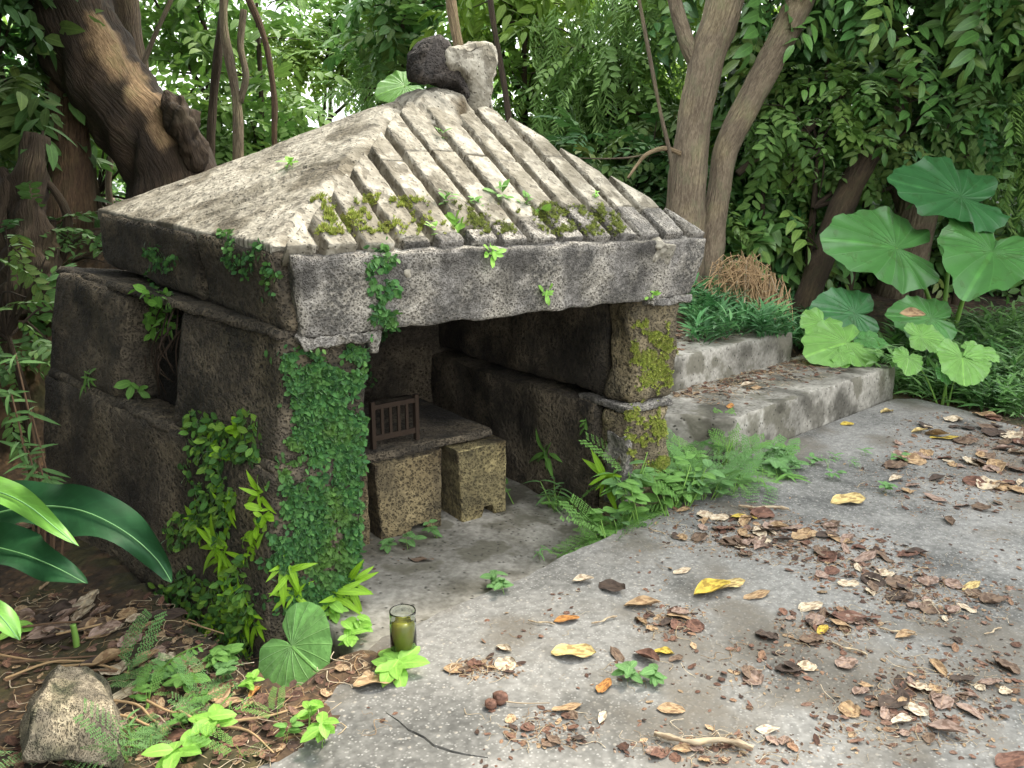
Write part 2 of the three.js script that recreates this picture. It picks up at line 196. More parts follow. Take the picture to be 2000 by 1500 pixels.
{ const n = 300, g = new THREE.PlaneGeometry(2, 2, n, n); g.rotateX(-Math.PI / 2); const p = g.attributes.position, uv = g.attributes.uv; const w = t => Math.sign(t) * (Math.abs(t) * 4.6 + Math.pow(Math.abs(t), 6) * 290);
  for (let i = 0; i < p.count; i++) { const x = w(p.getX(i)), z = w(p.getZ(i)) - 3.2; p.setXYZ(i, x, groundH(x, z), z); uv.setXY(i, x, z); } g.computeVertexNormals();
  top(new THREE.Mesh(g, M.soil), 'ground', 'dark forest soil around the stone spring house', 'ground', null, 'structure'); }
{ const toP = p => new THREE.Vector2(p.x, -p.z), sh = new THREE.Shape(roadPts.map(toP));
  const crack = [[757, 1392], [775, 1408], [800, 1425], [825, 1440], [850, 1456], [880, 1468], [915, 1474], [950, 1480]].map(([x, y]) => gnd(x, y)); const up = [], dn = []; crack.forEach((p, i) => { const w = 0.0045 * Math.sin(Math.PI * cl((i + 0.4) / crack.length)) + 0.0008; const jx = (i % 2 ? 1 : -1) * 0.004; up.push(new THREE.Vector2(p.x + jx, -p.z + w)); dn.push(new THREE.Vector2(p.x + jx, -p.z - w)); });
  sh.holes.push(new THREE.Path([...up, ...dn.reverse()]));
  const g = new THREE.ExtrudeGeometry(sh, { depth: 0.13, bevelEnabled: false }); g.rotateX(-Math.PI / 2); g.translate(0, -0.13, 0);
  top(new THREE.Mesh(g, M.asphalt), 'road', 'weathered grey asphalt road strewn with dead leaves', 'road', null, 'structure'); }
{ const g = hex([[-0.12, -0.3, 0.55], [1.3, -0.3, 0.55], [1.3, -0.3, -1.5], [-0.12, -0.3, -1.5], [-0.12, -0.04, 0.55], [1.3, -0.12, 0.55], [1.3, -0.07, -1.5], [-0.12, -0.05, -1.5]], { round: 0.01, amp: 0.008, freq: 4, cell: 0.05, tint: C(0x8c8670) }); g.applyMatrix4(hutM);
  top(new THREE.Mesh(g, M.conc), 'pavement', 'worn concrete apron before the stone spring house', 'pavement', null, 'structure'); }

// ---------------------------------------------------------------- the stone spring house
const hut = thing('spring_house', 'small mossy stone spring house with hipped stone roof and open front', 'spring house', HUT); hut.rotation.y = HUTROT;
const moss = C(0x5c5f34), soot = C(0x57524c), algae = C(0x4a4536);
// left wall
part('wall_stone', hex([[-0.31, -0.3, 0], [0.0, -0.3, 0.0], [0.0, -0.3, -1.6], [-0.74, -0.35, -1.55], [-0.245, 0.47, 0.01], [0.06, 0.47, 0.01], [0.02, 0.5, -1.6], [-0.63, 0.545, -1.5]], { round: 0.02, amp: 0.012, freq: 6, tint: algae, off: 1 }), M.wall, hut);
part('wall_stone', hex([[-0.225, 0.478, 0], [0.065, 0.478, 0], [0.05, 0.478, -0.6], [-0.375, 0.49, -0.58], [-0.175, 0.885, 0.0], [0.1, 0.85, 0.0], [0.06, 0.86, -0.6], [-0.32, 0.9, -0.56]], { round: 0.022, amp: 0.012, tint: moss, off: 2 }), M.wall, hut);
part('wall_stone', hex([[-0.47, 0.525, -0.93], [0.0, 0.5, -0.93], [0.0, 0.5, -1.6], [-0.61, 0.55, -1.52], [-0.4, 0.915, -0.9], [0.0, 0.9, -0.9], [0.0, 0.9, -1.6], [-0.545, 0.965, -1.45]], { round: 0.03, amp: 0.013, tint: moss, off: 3 }), M.wall, hut);
part('mortar_bed', hex([[-0.24, 0.455, 0.004], [0.03, 0.455, 0.004], [0.0, 0.455, -0.6], [-0.385, 0.47, -0.6], [-0.23, 0.495, 0.002], [0.03, 0.495, 0.002], [0.0, 0.5, -0.6], [-0.38, 0.51, -0.6]], { round: 0.01, amp: 0.012, freq: 14, cell: 0.02, tint: soot, off: 5 }), M.wall, hut);
part('mortar_bed', hex([[-0.395, 0.475, -0.56], [-0.2, 0.46, -0.56], [-0.2, 0.46, -1.5], [-0.625, 0.53, -1.5], [-0.385, 0.51, -0.56], [-0.2, 0.49, -0.56], [-0.2, 0.49, -1.5], [-0.6, 0.575, -1.5]], { round: 0.015, amp: 0.012, freq: 12, cell: 0.025, tint: soot, off: 6 }), M.wall, hut);
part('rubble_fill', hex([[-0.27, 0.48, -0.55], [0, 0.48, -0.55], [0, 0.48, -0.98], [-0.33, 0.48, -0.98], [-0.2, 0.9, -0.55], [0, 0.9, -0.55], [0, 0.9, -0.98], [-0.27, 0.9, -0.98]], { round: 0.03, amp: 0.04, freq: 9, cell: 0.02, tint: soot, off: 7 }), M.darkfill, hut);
// stones under the left eave
part('eave_stone', hex([[-0.17, 0.885, 0.0], [0.05, 0.885, 0.0], [0.05, 0.885, -0.525], [-0.235, 0.905, -0.525], [-0.205, 1.125, 0.0], [0.05, 1.12, 0.0], [0.05, 1.12, -0.5], [-0.262, 1.155, -0.5]], { round: 0.024, amp: 0.013, tint: moss, off: 8 }), M.wall, hut);
part('eave_stone', hex([[-0.24, 0.91, -0.53], [0.05, 0.9, -0.53], [0.05, 0.9, -1.5], [-0.37, 0.98, -1.47], [-0.268, 1.155, -0.53], [0.05, 1.14, -0.53], [0.05, 1.14, -1.5], [-0.362, 1.19, -1.47]], { round: 0.03, amp: 0.014, tint: algae, off: 9 }), M.wall, hut);
part('ledge_slab', hex([[-0.2, 0.868, -0.01], [0.06, 0.86, -0.01], [0.0, 0.87, -1.55], [-0.535, 0.945, -1.5], [-0.185, 0.893, -0.01], [0.06, 0.878, -0.01], [0.0, 0.9, -1.55], [-0.52, 0.972, -1.5]], { round: 0.004, amp: 0.006, freq: 14, cell: 0.02, tint: soot, off: 10 }), M.wall, hut);
// right wall and back
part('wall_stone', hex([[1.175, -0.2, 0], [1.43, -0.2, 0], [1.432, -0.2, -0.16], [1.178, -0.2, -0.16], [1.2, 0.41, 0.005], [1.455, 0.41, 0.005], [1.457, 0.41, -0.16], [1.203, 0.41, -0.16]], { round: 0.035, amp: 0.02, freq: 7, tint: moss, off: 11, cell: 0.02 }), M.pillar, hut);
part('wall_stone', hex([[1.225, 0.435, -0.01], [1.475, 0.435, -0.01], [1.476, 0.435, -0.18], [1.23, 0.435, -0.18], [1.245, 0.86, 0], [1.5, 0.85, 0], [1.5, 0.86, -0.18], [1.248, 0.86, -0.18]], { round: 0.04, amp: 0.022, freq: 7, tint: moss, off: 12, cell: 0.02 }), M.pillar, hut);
for (const [z0, z1, o] of [[-1.56, -0.165, 2]]) { part('wall_stone', hex(box(1.185, 1.45, -0.2, 0.41, z0, z1), { round: 0.03, amp: 0.018, tint: algae, off: 11 + o, cell: 0.035 }), M.inner, hut); part('wall_stone', hex(box(1.235, 1.48, 0.432, 0.86, z0, z1 - 0.01), { round: 0.03, amp: 0.018, tint: algae, off: 12 + o, cell: 0.035 }), M.inner, hut); }  // darker stone close behind the pillar front puts the inner shade into the colour
part('mortar_bed', hex(box(1.205, 1.455, 0.408, 0.436, -0.3, 0.004), { round: 0.004, amp: 0.008, freq: 20, cell: 0.01, off: 13 }), M.lintel, hut);
part('mortar_patch', hex([[1.17, 0.02, 0.012], [1.235, 0.02, 0.012], [1.235, 0.02, -0.1], [1.17, 0.02, -0.1], [1.19, 0.33, 0.016], [1.225, 0.3, 0.016], [1.23, 0.3, -0.1], [1.19, 0.33, -0.1]], { round: 0.015, amp: 0.02, freq: 14, cell: 0.012, off: 14 }), M.lintel, hut);
part('back_wall', hex(box(-0.02, 1.3, -0.3, 0.95, -1.62, -1.47), { amp: 0.015, off: 15, cell: 0.06 }), M.inner, hut);
part('ceiling_slab', hex(box(-0.1, 1.46, 0.905, 1.02, -1.58, -0.26), { amp: 0.01, off: 16, cell: 0.06 }), M.inner, hut);
part('eave_stone', hex(box(1.3, 1.52, 0.865, 1.1, -1.55, -0.28), { amp: 0.015, off: 17, cell: 0.06, tint: moss }), M.wall, hut);
part('eave_stone', hex(box(0.06, 1.3, 0.96, 1.12, -1.6, -1.45), { amp: 0.012, off: 18, cell: 0.08 }), M.wall, hut);
// the lintel across the front
part('lintel', hex([[-0.135, 0.862, 0.02], [1.515, 0.858, 0.02], [1.515, 0.88, -0.3], [-0.12, 0.88, -0.3], [-0.175, 1.115, 0.06], [1.555, 1.085, 0.06], [1.5, 1.12, -0.3], [-0.1, 1.13, -0.3]], { round: 0.012, amp: 0.011, freq: 9, cell: 0.016, tint: C(0x6c6a66), tintF: 5, tintK: 0.7, off: 20 }), M.lintel, hut);
part('mortar_lip', hex([[-0.14, 0.846, 0.042], [0.075, 0.838, 0.042], [0.075, 0.838, -0.2], [-0.14, 0.846, -0.2], [-0.145, 0.868, 0.046], [0.078, 0.868, 0.046], [0.078, 0.868, -0.2], [-0.145, 0.868, -0.2]], { round: 0.006, amp: 0.016, freq: 18, cell: 0.008, off: 21 }), M.lintel, hut);
part('mortar_lip', hex([[1.285, 0.838, 0.042], [1.5, 0.838, 0.042], [1.5, 0.838, -0.2], [1.285, 0.838, -0.2], [1.285, 0.866, 0.04], [1.505, 0.866, 0.04], [1.505, 0.866, -0.2], [1.285, 0.866, -0.2]], { round: 0.006, amp: 0.014, freq: 18, cell: 0.008, off: 22 }), M.lintel, hut);
part('mortar_drip', hex([[0.105, 0.79, 0.0], [0.125, 0.79, 0.0], [0.125, 0.79, -0.1], [0.105, 0.79, -0.1], [0.075, 0.87, 0.02], [0.135, 0.87, 0.02], [0.135, 0.87, -0.1], [0.08, 0.87, -0.1]], { round: 0.008, amp: 0.006, freq: 14, cell: 0.01, off: 23 }), M.lintel, hut);
part('mortar_patch', hex([[1.27, 1.0, 0.045], [1.36, 0.985, 0.045], [1.36, 1.0, 0.0], [1.27, 1.0, 0.0], [1.265, 1.105, 0.078], [1.38, 1.06, 0.07], [1.38, 1.07, 0.0], [1.27, 1.1, 0.0]], { round: 0.02, amp: 0.018, freq: 14, cell: 0.01, off: 24 }), M.plaster, hut);
part('mortar_patch', hex([[0.2, 1.0, 0.04], [0.245, 1.0, 0.04], [0.245, 1.0, 0], [0.2, 1.0, 0], [0.2, 1.06, 0.058], [0.24, 1.06, 0.058], [0.24, 1.06, 0], [0.2, 1.06, 0]], { round: 0.02, amp: 0.012, freq: 14, cell: 0.01, off: 25 }), M.plaster, hut);
// the hipped roof: smooth slopes, ribbed front
const FL = V(-0.19, 1.135, 0.05), FR = V(1.57, 1.105, 0.05), BR = V(1.6, 1.15, -1.6), BL = V(-0.35, 1.19, -1.5), A1 = V(0.7, 1.645, -0.75), A2 = V(1.0, 1.635, -0.75);
const planeY = (a, b, c, dy = 0) => { const n = b.clone().sub(a).cross(c.clone().sub(a)); return (x, z) => a.y + dy - (n.x * (x - a.x) + n.z * (z - a.z)) / n.y; };
const GRV = 0.046, pF = planeY(FL, FR, A1, -GRV), pL = planeY(BL, FL, A1), pB = planeY(BL, BR, A1), pR = planeY(FR, BR, A2);
{ const nu = 210, nv = 180, pos = [], uv = [], idx = []; const mn = (...a) => { const k = 260; return -Math.log(a.reduce((s, x) => s + Math.exp(-k * (x - 1)), 0)) / k + 1; };
  const q = (s, t) => { const a = FL.clone().lerp(FR, s); a.z -= 0.06; const b = BL.clone().lerp(BR, s); return a.lerp(b, t); };
  const onLeft = (px, py) => { const o = L2(camera.position), e = L2(camera.position.clone().add(ray(px, py))).sub(o), n = FL.clone().sub(BL).cross(A1.clone().sub(BL)), t = BL.clone().sub(o).dot(n) / e.dot(n); return o.addScaledVector(e, t); };
  const lines = [[[752, 283], [700, 300], [655, 318], [600, 326], [520, 372], [440, 408], [385, 432]], [[560, 335], [500, 372], [455, 395]], [[800, 190], [740, 215], [690, 240], [640, 262]], [[470, 365], [380, 398], [330, 412]]].map(l => { const q = l.map(([x, y]) => onLeft(x, y)); const c = new THREE.CatmullRomCurve3(q); return c.getPoints(60).map((p, i) => [p.x + fbm3(i * 0.3, 1, 2) * 0.012, p.z + fbm3(i * 0.3, 5, 2) * 0.012]); });
  const cracks = (x, z) => { let m = 9; for (const l of lines) for (const [a, b] of l) m = Math.min(m, Math.hypot(a - x, b - z)); return m; };
  for (let j = -2; j <= nv + 2; j++) for (let i = -2; i <= nu + 2; i++) {
    const s = cl(i / nu), t = cl(j / nv), p = q(s, t), out = (i < 0 || i > nu || j < 0 || j > nv), deep = (i < -1 || i > nu + 1 || j < -1 || j > nv + 1);
    let y = mn(pL(p.x, p.z), pF(p.x, p.z), pB(p.x, p.z), pR(p.x, p.z));
    y += fbm3(p.x * 2.5, 2, p.z * 2.5) * 0.016 + fbm3(p.x * 12, 4, p.z * 12, 3) * 0.006 + fbm3(p.x * 40, 6, p.z * 40, 2) * 0.003;
    y -= ss(0.011, 0.003, cracks(p.x, p.z)) * 0.012;
    if (out) { p.x += (s <= 0 ? -1 : s >= 1 ? 1 : 0) * 0.002; p.z += (t <= 0 ? 1 : t >= 1 ? -1 : 0) * (t <= 0 ? -0.03 : 0.008); y -= t <= 0 ? 0.03 : 0.008; }
    if (deep) y -= (t <= 0 ? 0.04 : 0.022) + (s <= 0 && t > 0.02 ? 0.01 + 0.016 * Math.max(0, fbm3(p.x * 14, 9, p.z * 14, 3) + fbm3(p.x * 50, 2, p.z * 50, 2) * 0.6) : 0);
    pos.push(p.x, y, p.z); uv.push(p.x, p.z);
  }
  const w = nu + 5; for (let j = 0; j < nv + 4; j++) for (let i = 0; i < nu + 4; i++) { const a = j * w + i; idx.push(a, a + 1, a + w + 1, a, a + w + 1, a + w); }
  const g = new THREE.BufferGeometry(); g.setAttribute('position', new THREE.Float32BufferAttribute(pos, 3)); g.setAttribute('uv', new THREE.Float32BufferAttribute(uv, 2)); g.setIndex(idx); g.computeVertexNormals();
  var roof = part('roof', stained(g, C(0x9c9484), 4, 0.8, 3, 0.0, 0.2), M.plaster, hut);
  // ribs in rows: plaster above, bare stone at the eave
  const up = A1.clone().lerp(A2, 0.5).sub(FL.clone().lerp(FR, 0.6)); up.x = 0; const Lv = up.length(), vd = up.normalize(); const nn = V(1, 0, 0).cross(vd).negate(); if (nn.y < 0) nn.negate();
  const eaveAt = x => FL.clone().lerp(FR, (x - FL.x) / (FR.x - FL.x));
  const topV = x => Math.max(0.015, Math.min(Lv * 0.985, (x - FL.x) / (A1.x - FL.x) * Lv, (FR.x - x) / (FR.x - A2.x) * Lv) - 0.01);
  const N = 14, wd = (FR.x - FL.x) / N;
  const P = (x, v, h) => { const p = eaveAt(x).addScaledVector(vd, v).addScaledVector(nn, h); return [p.x, p.y, p.z]; };
  R = rng(5);
  for (let k = 0; k < N; k++) {
    const gap = rr(0.02, 0.028), a = FL.x + k * wd + gap / 2, b = FL.x + (k + 1) * wd - gap / 2, h = rr(-0.002, 0.006), h0 = -0.07;
    const vs = k < 3 ? 0 : k < 8 ? lerp(0.02, 0.13, (k - 3) / 5) + rr(-0.01, 0.01) : rr(0.15, 0.19);
    const strip = (va, vb, vc, m, nm, tint, off) => part(nm, hex([P(a, va, h0), P(b, va, h0), P(b, vc, h0), P(a, vb, h0), P(a + 0.006, va, h), P(b - 0.006, va, h), P(b - 0.006, vc, h), P(a + 0.006, vb, h)], { round: 0.004, amp: 0.0035, freq: 14, cell: 0.012, off, tint, tintF: 6, tintK: 0.55 }), m, roof);
    const ta = topV(a), tb = topV(b);
    if (vs && Math.min(ta, tb) > vs + 0.03) { strip(0.004, vs, vs, M.lintel, 'eave_rib', C(0x6f6c60), k * 1.7); const vm = Lv * (0.55 + 0.045 * Math.sin(k * 1.3) + rr(-0.012, 0.012)) - 0.02; if (Math.min(ta, tb) > vm + 0.05) { strip(vs + 0.006, vm, vm + rr(-0.006, 0.006), M.plaster, 'tile_rib', C(0xa8a294), k * 2.3); strip(vm + 0.004, ta, tb, M.plaster, 'tile_rib', C(0xa8a294), k * 2.9 + 1); } else strip(vs + 0.006, ta, tb, M.plaster, 'tile_rib', C(0xa8a294), k * 2.3); }
    else strip(0.004, ta, tb, vs ? M.lintel : M.plaster, 'tile_rib', C(0x9a9488), k * 3.1);
  }
}
// broken finial on the peak
{ const fx = (px, py) => new THREE.Vector2(0.69 + (px - 797) * 0.00236, 1.845 - (py - 90) * 0.00207);
  const lump = (pts, z0, z1, bv, tint, off, amp = 0.01) => { const cv = new THREE.CatmullRomCurve3(pts.map(([x, y]) => { const p = fx(x, y); return V(p.x, p.y, 0); }), true, 'centripetal'); const o = cv.getSpacedPoints(70).slice(0, 70).map(p => new THREE.Vector2(p.x + fbm3(p.x * 30, p.y * 30, off) * amp, p.y + fbm3(p.x * 30, p.y * 30, off + 4) * amp)); const g = new THREE.ExtrudeGeometry(new THREE.Shape(o), { depth: z1 - z0 - 2 * bv, steps: 8, bevelEnabled: true, bevelSize: bv * 0.5, bevelOffset: -bv * 0.5, bevelThickness: bv, bevelSegments: 5 }); g.translate(0, 0, z0 + bv); const p = g.attributes.position; for (let i = 0; i < p.count; i++) { const x = p.getX(i), y = p.getY(i), z = p.getZ(i); p.setXYZ(i, x + fbm3(x * 20, y * 20, z * 20 + off) * amp, y + fbm3(x * 20 + 7, y * 20, z * 20 + off) * amp, z + fbm3(x * 12, y * 12 + 3, z * 12 + off) * amp * 2); } return stained(smooth(g), tint, 8, 0.6, off); };
  const fin = part('finial', lump([[856, 106], [882, 99], [908, 93], [932, 84], [950, 84], [960, 96], [963, 118], [961, 142], [955, 162], [952, 185], [950, 230], [925, 230], [904, 222], [904, 182], [901, 164], [888, 150], [872, 144], [856, 134]], -0.83, -0.69, 0.04, C(0xa49e90), 31, 0.016), M.plaster, hut);
  part('broken_core', lump([[802, 150], [804, 126], [816, 104], [832, 88], [852, 82], [870, 90], [880, 110], [878, 134], [890, 146], [904, 162], [910, 205], [898, 200], [886, 182], [866, 172], [838, 170], [804, 166]], -0.82, -0.7, 0.045, C(0x9a9088), 33, 0.02), M.core, fin);
  part('peak_mortar', hex([[0.6, 1.5, -0.58], [0.93, 1.5, -0.58], [0.96, 1.5, -0.88], [0.56, 1.5, -0.88], [0.73, 1.66, -0.7], [0.9, 1.652, -0.68], [0.92, 1.66, -0.82], [0.7, 1.66, -0.82]], { round: 0.03, amp: 0.022, freq: 9, cell: 0.015, tint: C(0x7a6c50), tintK: 1, off: 35 }), M.plaster, fin); }
// roots in the hole of the left wall
{ R = rng(91); const gs = []; for (let i = 0; i < 16; i++) { const x = -0.28 - 0.05 * R(), z = rr(-0.62, -0.95), y = rr(0.72, 0.9); gs.push(tube([V(x, y, z), V(x - rr(0.02, 0.06), y - rr(0.05, 0.1), z + rr(-0.05, 0.05)), V(x - rr(0, 0.04), y - rr(0.12, 0.25), z + rr(-0.06, 0.06))], [0.004, 0.0015], { seg: 6, radial: 5 })); } part('root_tangle', mergeGeometries(gs), M.darkwood, hut); }

// the altar inside
const notchBlock = (x0, x1, y0, y1, z0, z1, nx0, nx1, nh, off, taper = 0.02) => { const sh = new THREE.Shape(); const p = [[x0 + taper, y0], [nx0, y0], [nx0 + 0.012, y0 + nh], [nx1 - 0.012, y0 + nh], [nx1, y0], [x1 - taper * 0.4, y0], [x1, y1], [x0, y1]]; const q = []; p.forEach((a, i) => { const b = p[(i + 1) % p.length], n = Math.max(1, Math.round(Math.hypot(b[0] - a[0], b[1] - a[1]) / 0.02)); for (let k = 0; k < n; k++) { const x = lerp(a[0], b[0], k / n), y = lerp(a[1], b[1], k / n); q.push(new THREE.Vector2(x + fbm3(x * 16, y * 16, off) * 0.009, y + fbm3(x * 16, y * 16, off + 5) * 0.009)); } }); sh.setFromPoints(q); const g = new THREE.ExtrudeGeometry(sh, { depth: z1 - z0 - 0.016, bevelEnabled: true, bevelSize: 0.006, bevelThickness: 0.008, bevelSegments: 2 }); g.translate(0, 0, z0 + 0.008); return stained(g, C(0x6b5236), 9, 0.75, off); };
{ const altar = thing('stone_altar', 'low stone altar of slab on notched blocks inside the spring house', 'altar', W(0.5, -0.045, -0.7)); altar.rotation.y = HUTROT; const sh = g => g.translate(-0.5, 0.045, 0.7);
  part('support_block', sh(notchBlock(0.325, 0.615, -0.065, 0.248, -0.8, -0.45, 0.46, 0.555, 0.03, 1)), M.altar, altar);
  const b2 = part('support_block', sh(notchBlock(0.695, 0.93, -0.075, 0.232, -0.78, -0.44, 0.8, 0.88, 0.045, 4)), stone(0xc4b888), altar); b2.userData.label = 'pale yellow support block with brown stain';
  part('support_block', sh(notchBlock(0.1, 0.275, -0.06, 0.25, -0.8, -0.43, 0.15, 0.2, 0.02, 7, 0.0)), M.altar, altar);
  part('slab', sh(hex([[0.1, 0.252, -0.47], [0.9, 0.252, -0.48], [0.9, 0.252, -1.2], [0.1, 0.252, -1.2], [0.1, 0.292, -0.475], [0.895, 0.284, -0.485], [0.9, 0.29, -1.2], [0.1, 0.29, -1.2]], { round: 0.008, amp: 0.006, cell: 0.03, tint: soot, off: 41 })), M.inner, altar); }
{ const rack = thing('wooden_grille', 'small dark wooden grille standing on the altar in the spring house', 'grille', W(0.45, 0.292, -0.52)); rack.rotation.y = HUTROT + 0.03;
  const bar = (x0, x1, y0, y1, nm, z = 0.01, par = rack) => { const g = new THREE.BoxGeometry(x1 - x0, y1 - y0, z * 2); g.translate((x0 + x1) / 2, (y0 + y1) / 2, 0); return part(nm, g, M.darkwood, par); };
  for (const s of [-1, 1]) bar(s * 0.098 - 0.008, s * 0.098 + 0.008, 0.002, 0.19, 'post', 0.011);
  bar(-0.09, 0.09, 0.158, 0.176, 'rail', 0.007); bar(-0.09, 0.09, 0.032, 0.054, 'rail', 0.007);
  for (let i = 0; i < 4; i++) { const x = -0.056 + i * 0.037; bar(x - 0.006, x + 0.006, 0.0545, 0.1575, 'slat', 0.005); } }

// ---------------------------------------------------------------- concrete steps
{ const st = thing('concrete_steps', 'leaf covered concrete steps climbing beside the spring house', 'steps', S0); st.rotation.y = Math.atan2(0.684, 0.729);
  // local x along the front, -z up the flight
  part('step', hex([[-0.02, -0.1, 0], [1.78, -0.1, 0], [1.75, -0.1, -0.45], [-0.3, -0.1, -0.45], [-0.02, 0.215, -0.01], [1.76, 0.195, -0.01], [1.75, 0.195, -0.55], [-0.34, 0.215, -0.55]], { round: 0.014, amp: 0.01, cell: 0.025, tint: C(0x6a675a), tintF: 4, off: 51 }), M.conc, st);
  part('step', hex([[-0.28, 0.1, -0.5], [1.42, 0.1, -0.5], [1.42, 0.1, -1.0], [-0.28, 0.1, -1.0], [-0.28, 0.4, -0.51], [1.41, 0.38, -0.51], [1.41, 0.38, -1.05], [-0.28, 0.4, -1.05]], { round: 0.014, amp: 0.01, cell: 0.03, tint: C(0x6a675a), off: 52 }), M.conc, st);
  part('step', hex([[-0.2, 0.25, -1.0], [0.62, 0.25, -1.0], [0.62, 0.25, -1.45], [-0.2, 0.25, -1.45], [-0.2, 0.6, -1.01], [0.6, 0.58, -1.01], [0.6, 0.58, -1.5], [-0.2, 0.6, -1.5]], { round: 0.014, amp: 0.01, cell: 0.04, tint: C(0x6a675a), off: 53 }), M.conc, st); }
const rc = new THREE.Raycaster(); rc.firstHitOnly = true;
function settle() { scene.updateMatrixWorld(true); scene.traverse(o => { if (o.isMesh && !o.isInstancedMesh && !o.geometry.boundsTree && o.geometry.attributes.position.count > 60) o.geometry.computeBoundsTree(); }); }
settle();
const solids = []; scene.traverse(o => { if (o.isMesh) solids.push(o); });
const HUTMESH = []; hut.traverse(o => { if (o.isMesh) HUTMESH.push(o); });
function cast(o, d, list = solids) { rc.set(o, d.clone().normalize()); const h = rc.intersectObjects(list, false)[0]; if (!h) return null; const n = h.face.normal.clone().transformDirection(h.object.matrixWorld); if (n.dot(d) > 0) n.negate(); return { p: h.point, n, o: h.object }; }
const hit = (px, py, list) => cast(camera.position, ray(px, py), list);          // the surface point seen at a place of the photograph
const drop = (x, z, y = 3) => cast(V(x, y, z), V(0, -1, 0));

// ---------------------------------------------------------------- foliage stock
R = rng(77);
const SPR = {
  broad: [0, 1, 2].map(() => sprig(9, 0.34, { L: 0.15, W: 0.062, fold: 0.2, bend: 0.25, a: 0.6, b: 0.9 }, 0.6)),
  small: [0, 1, 2].map(() => sprig(13, 0.3, { L: 0.085, W: 0.042, fold: 0.2, bend: 0.2, a: 0.55, b: 0.75, seg: 4 }, 0.7)),
  fine: [0, 1].map(() => { const gs = []; const g0 = leafG({ L: 0.07, W: 0.013, seg: 3, a: 0.4, b: 0.7, bend: 0.3 }); for (let i = 0; i < 34; i++) { const t = i / 34; gs.push(g0.clone().applyMatrix4(frame(V(t * 0.42, -0.25 * t * t, rr(-0.02, 0.02)), V(0.6, -0.35 + rr(-0.2, 0.2), (i % 2 ? 1 : -1) * rr(0.5, 1)), V(rr(-0.4, 0.4), 1, rr(-0.4, 0.4)), rr(0.7, 1.2)))); } return mergeGeometries(gs); }),
  big: [0, 1].map(() => sprig(8, 0.6, { L: 0.22, W: 0.13, fold: 0.15, bend: 0.2, a: 0.45, b: 0.75, seg: 4 }, 0.5)),
};
const pal = list => () => { const a = C(pick(list)), k = rr(0.72, 1.2); return a.multiplyScalar(k); };
const DARK = pal([0x64924a, 0x739e50, 0x588544, 0x7ea654, 0x6a9658, 0x64924a, 0x588f50, 0x8a9c4c]), MID = pal([0x76a24a, 0x86b052, 0x689446, 0x98bc5c]), LIME = pal([0x94b648, 0xa4c456, 0x88ac46, 0xb2cc62]), SOFT = pal([0x86b25c, 0x96be66, 0x78a454, 0xa6ca74]);
// leaves spread in clumps through a crown
function crown(parent, name, c, r, n, kind, colour, { thin = 1, clumps = 26, spread = 0.34, gloss = false, down = 0.25, s = [0.8, 1.3], hollow = 0.45 } = {}) {
  n = Math.round(n * thin); const cs = []; for (let i = 0; i < clumps; i++) { const d = rdir(), q = Math.cbrt(lerp(hollow ** 3, 1, R())); cs.push([V(c.x + d.x * r.x * q, c.y + d.y * r.y * q, c.z + d.z * r.z * q), colour(), rr(0.6, 1.3)]); }
  const sp = spread * (r.x + r.y + r.z) / 3, by = SPR[kind].map(() => [[], []]);
  for (let i = 0; i < n; i++) { const [p, col, q] = pick(cs), d = rdir(), k = Math.pow(R(), 0.6) * sp * q; const pos = p.clone().addScaledVector(d, k); const out = d.clone().add(V(0, -down, 0)).addScaledVector(rdir(), 0.5); const t = Math.floor(R() * by.length); by[t][0].push(frame(pos, out, V(rr(-0.5, 0.5), 1, rr(-0.5, 0.5)), rr(...s))); by[t][1].push(col.clone().lerp(colour(), 0.5)); }
  return by.map(([m, k], i) => copies(name, SPR[kind][i], gloss ? M.lfGloss : M.lfWhite, m, k, parent));
}
const localTo = (g, pts) => pts.map(p => p.clone().sub(g.position));
// pixel path -> tapered trunk
function trunkPath(list, depth) { return list.map(([x, y, w, d]) => ({ p: at(x, y, d || depth), r: w / 2 / FOCAL * (d || depth) })); }
function trunkG(path, o = {}) { const n = path.length - 1; return tube(path.map(q => q.p), t => { const k = Math.min(n - 1e-6, t * n), i = Math.floor(k); return lerp(path[i].r, path[i + 1].r, k - i); }, { seg: o.seg || 30, radial: o.radial || 12, amp: 0.16, freq: 6, ...o }); }
function tree(name, label, cat, path, depth, mat, branches = [], group, o = {}) {
  const tp = trunkPath(path, depth), base = tp[0].p.clone(), dr = drop(base.x, base.z, base.y + 0.05); const foot = dr ? dr.p : base.clone().setY(groundH(base.x, base.z));
  if (foot.y < base.y - 0.03) tp.unshift({ p: foot.clone().add(V(0, -0.05, 0)), r: tp[0].r * 1.25 });
  const g = thing(name, label, cat, foot, group); tp.forEach(q => q.p.sub(foot)); const tr = part('trunk', trunkG(tp, o), mat, g);
  branches.forEach(b => { const bp = trunkPath(b, depth); bp.forEach(q => q.p.sub(foot)); part('branch', trunkG(bp, { ...o, seg: 18, radial: 8 }), mat, tr); }); return g;
}
const inTree = (g, v) => v.clone().sub(g.position);

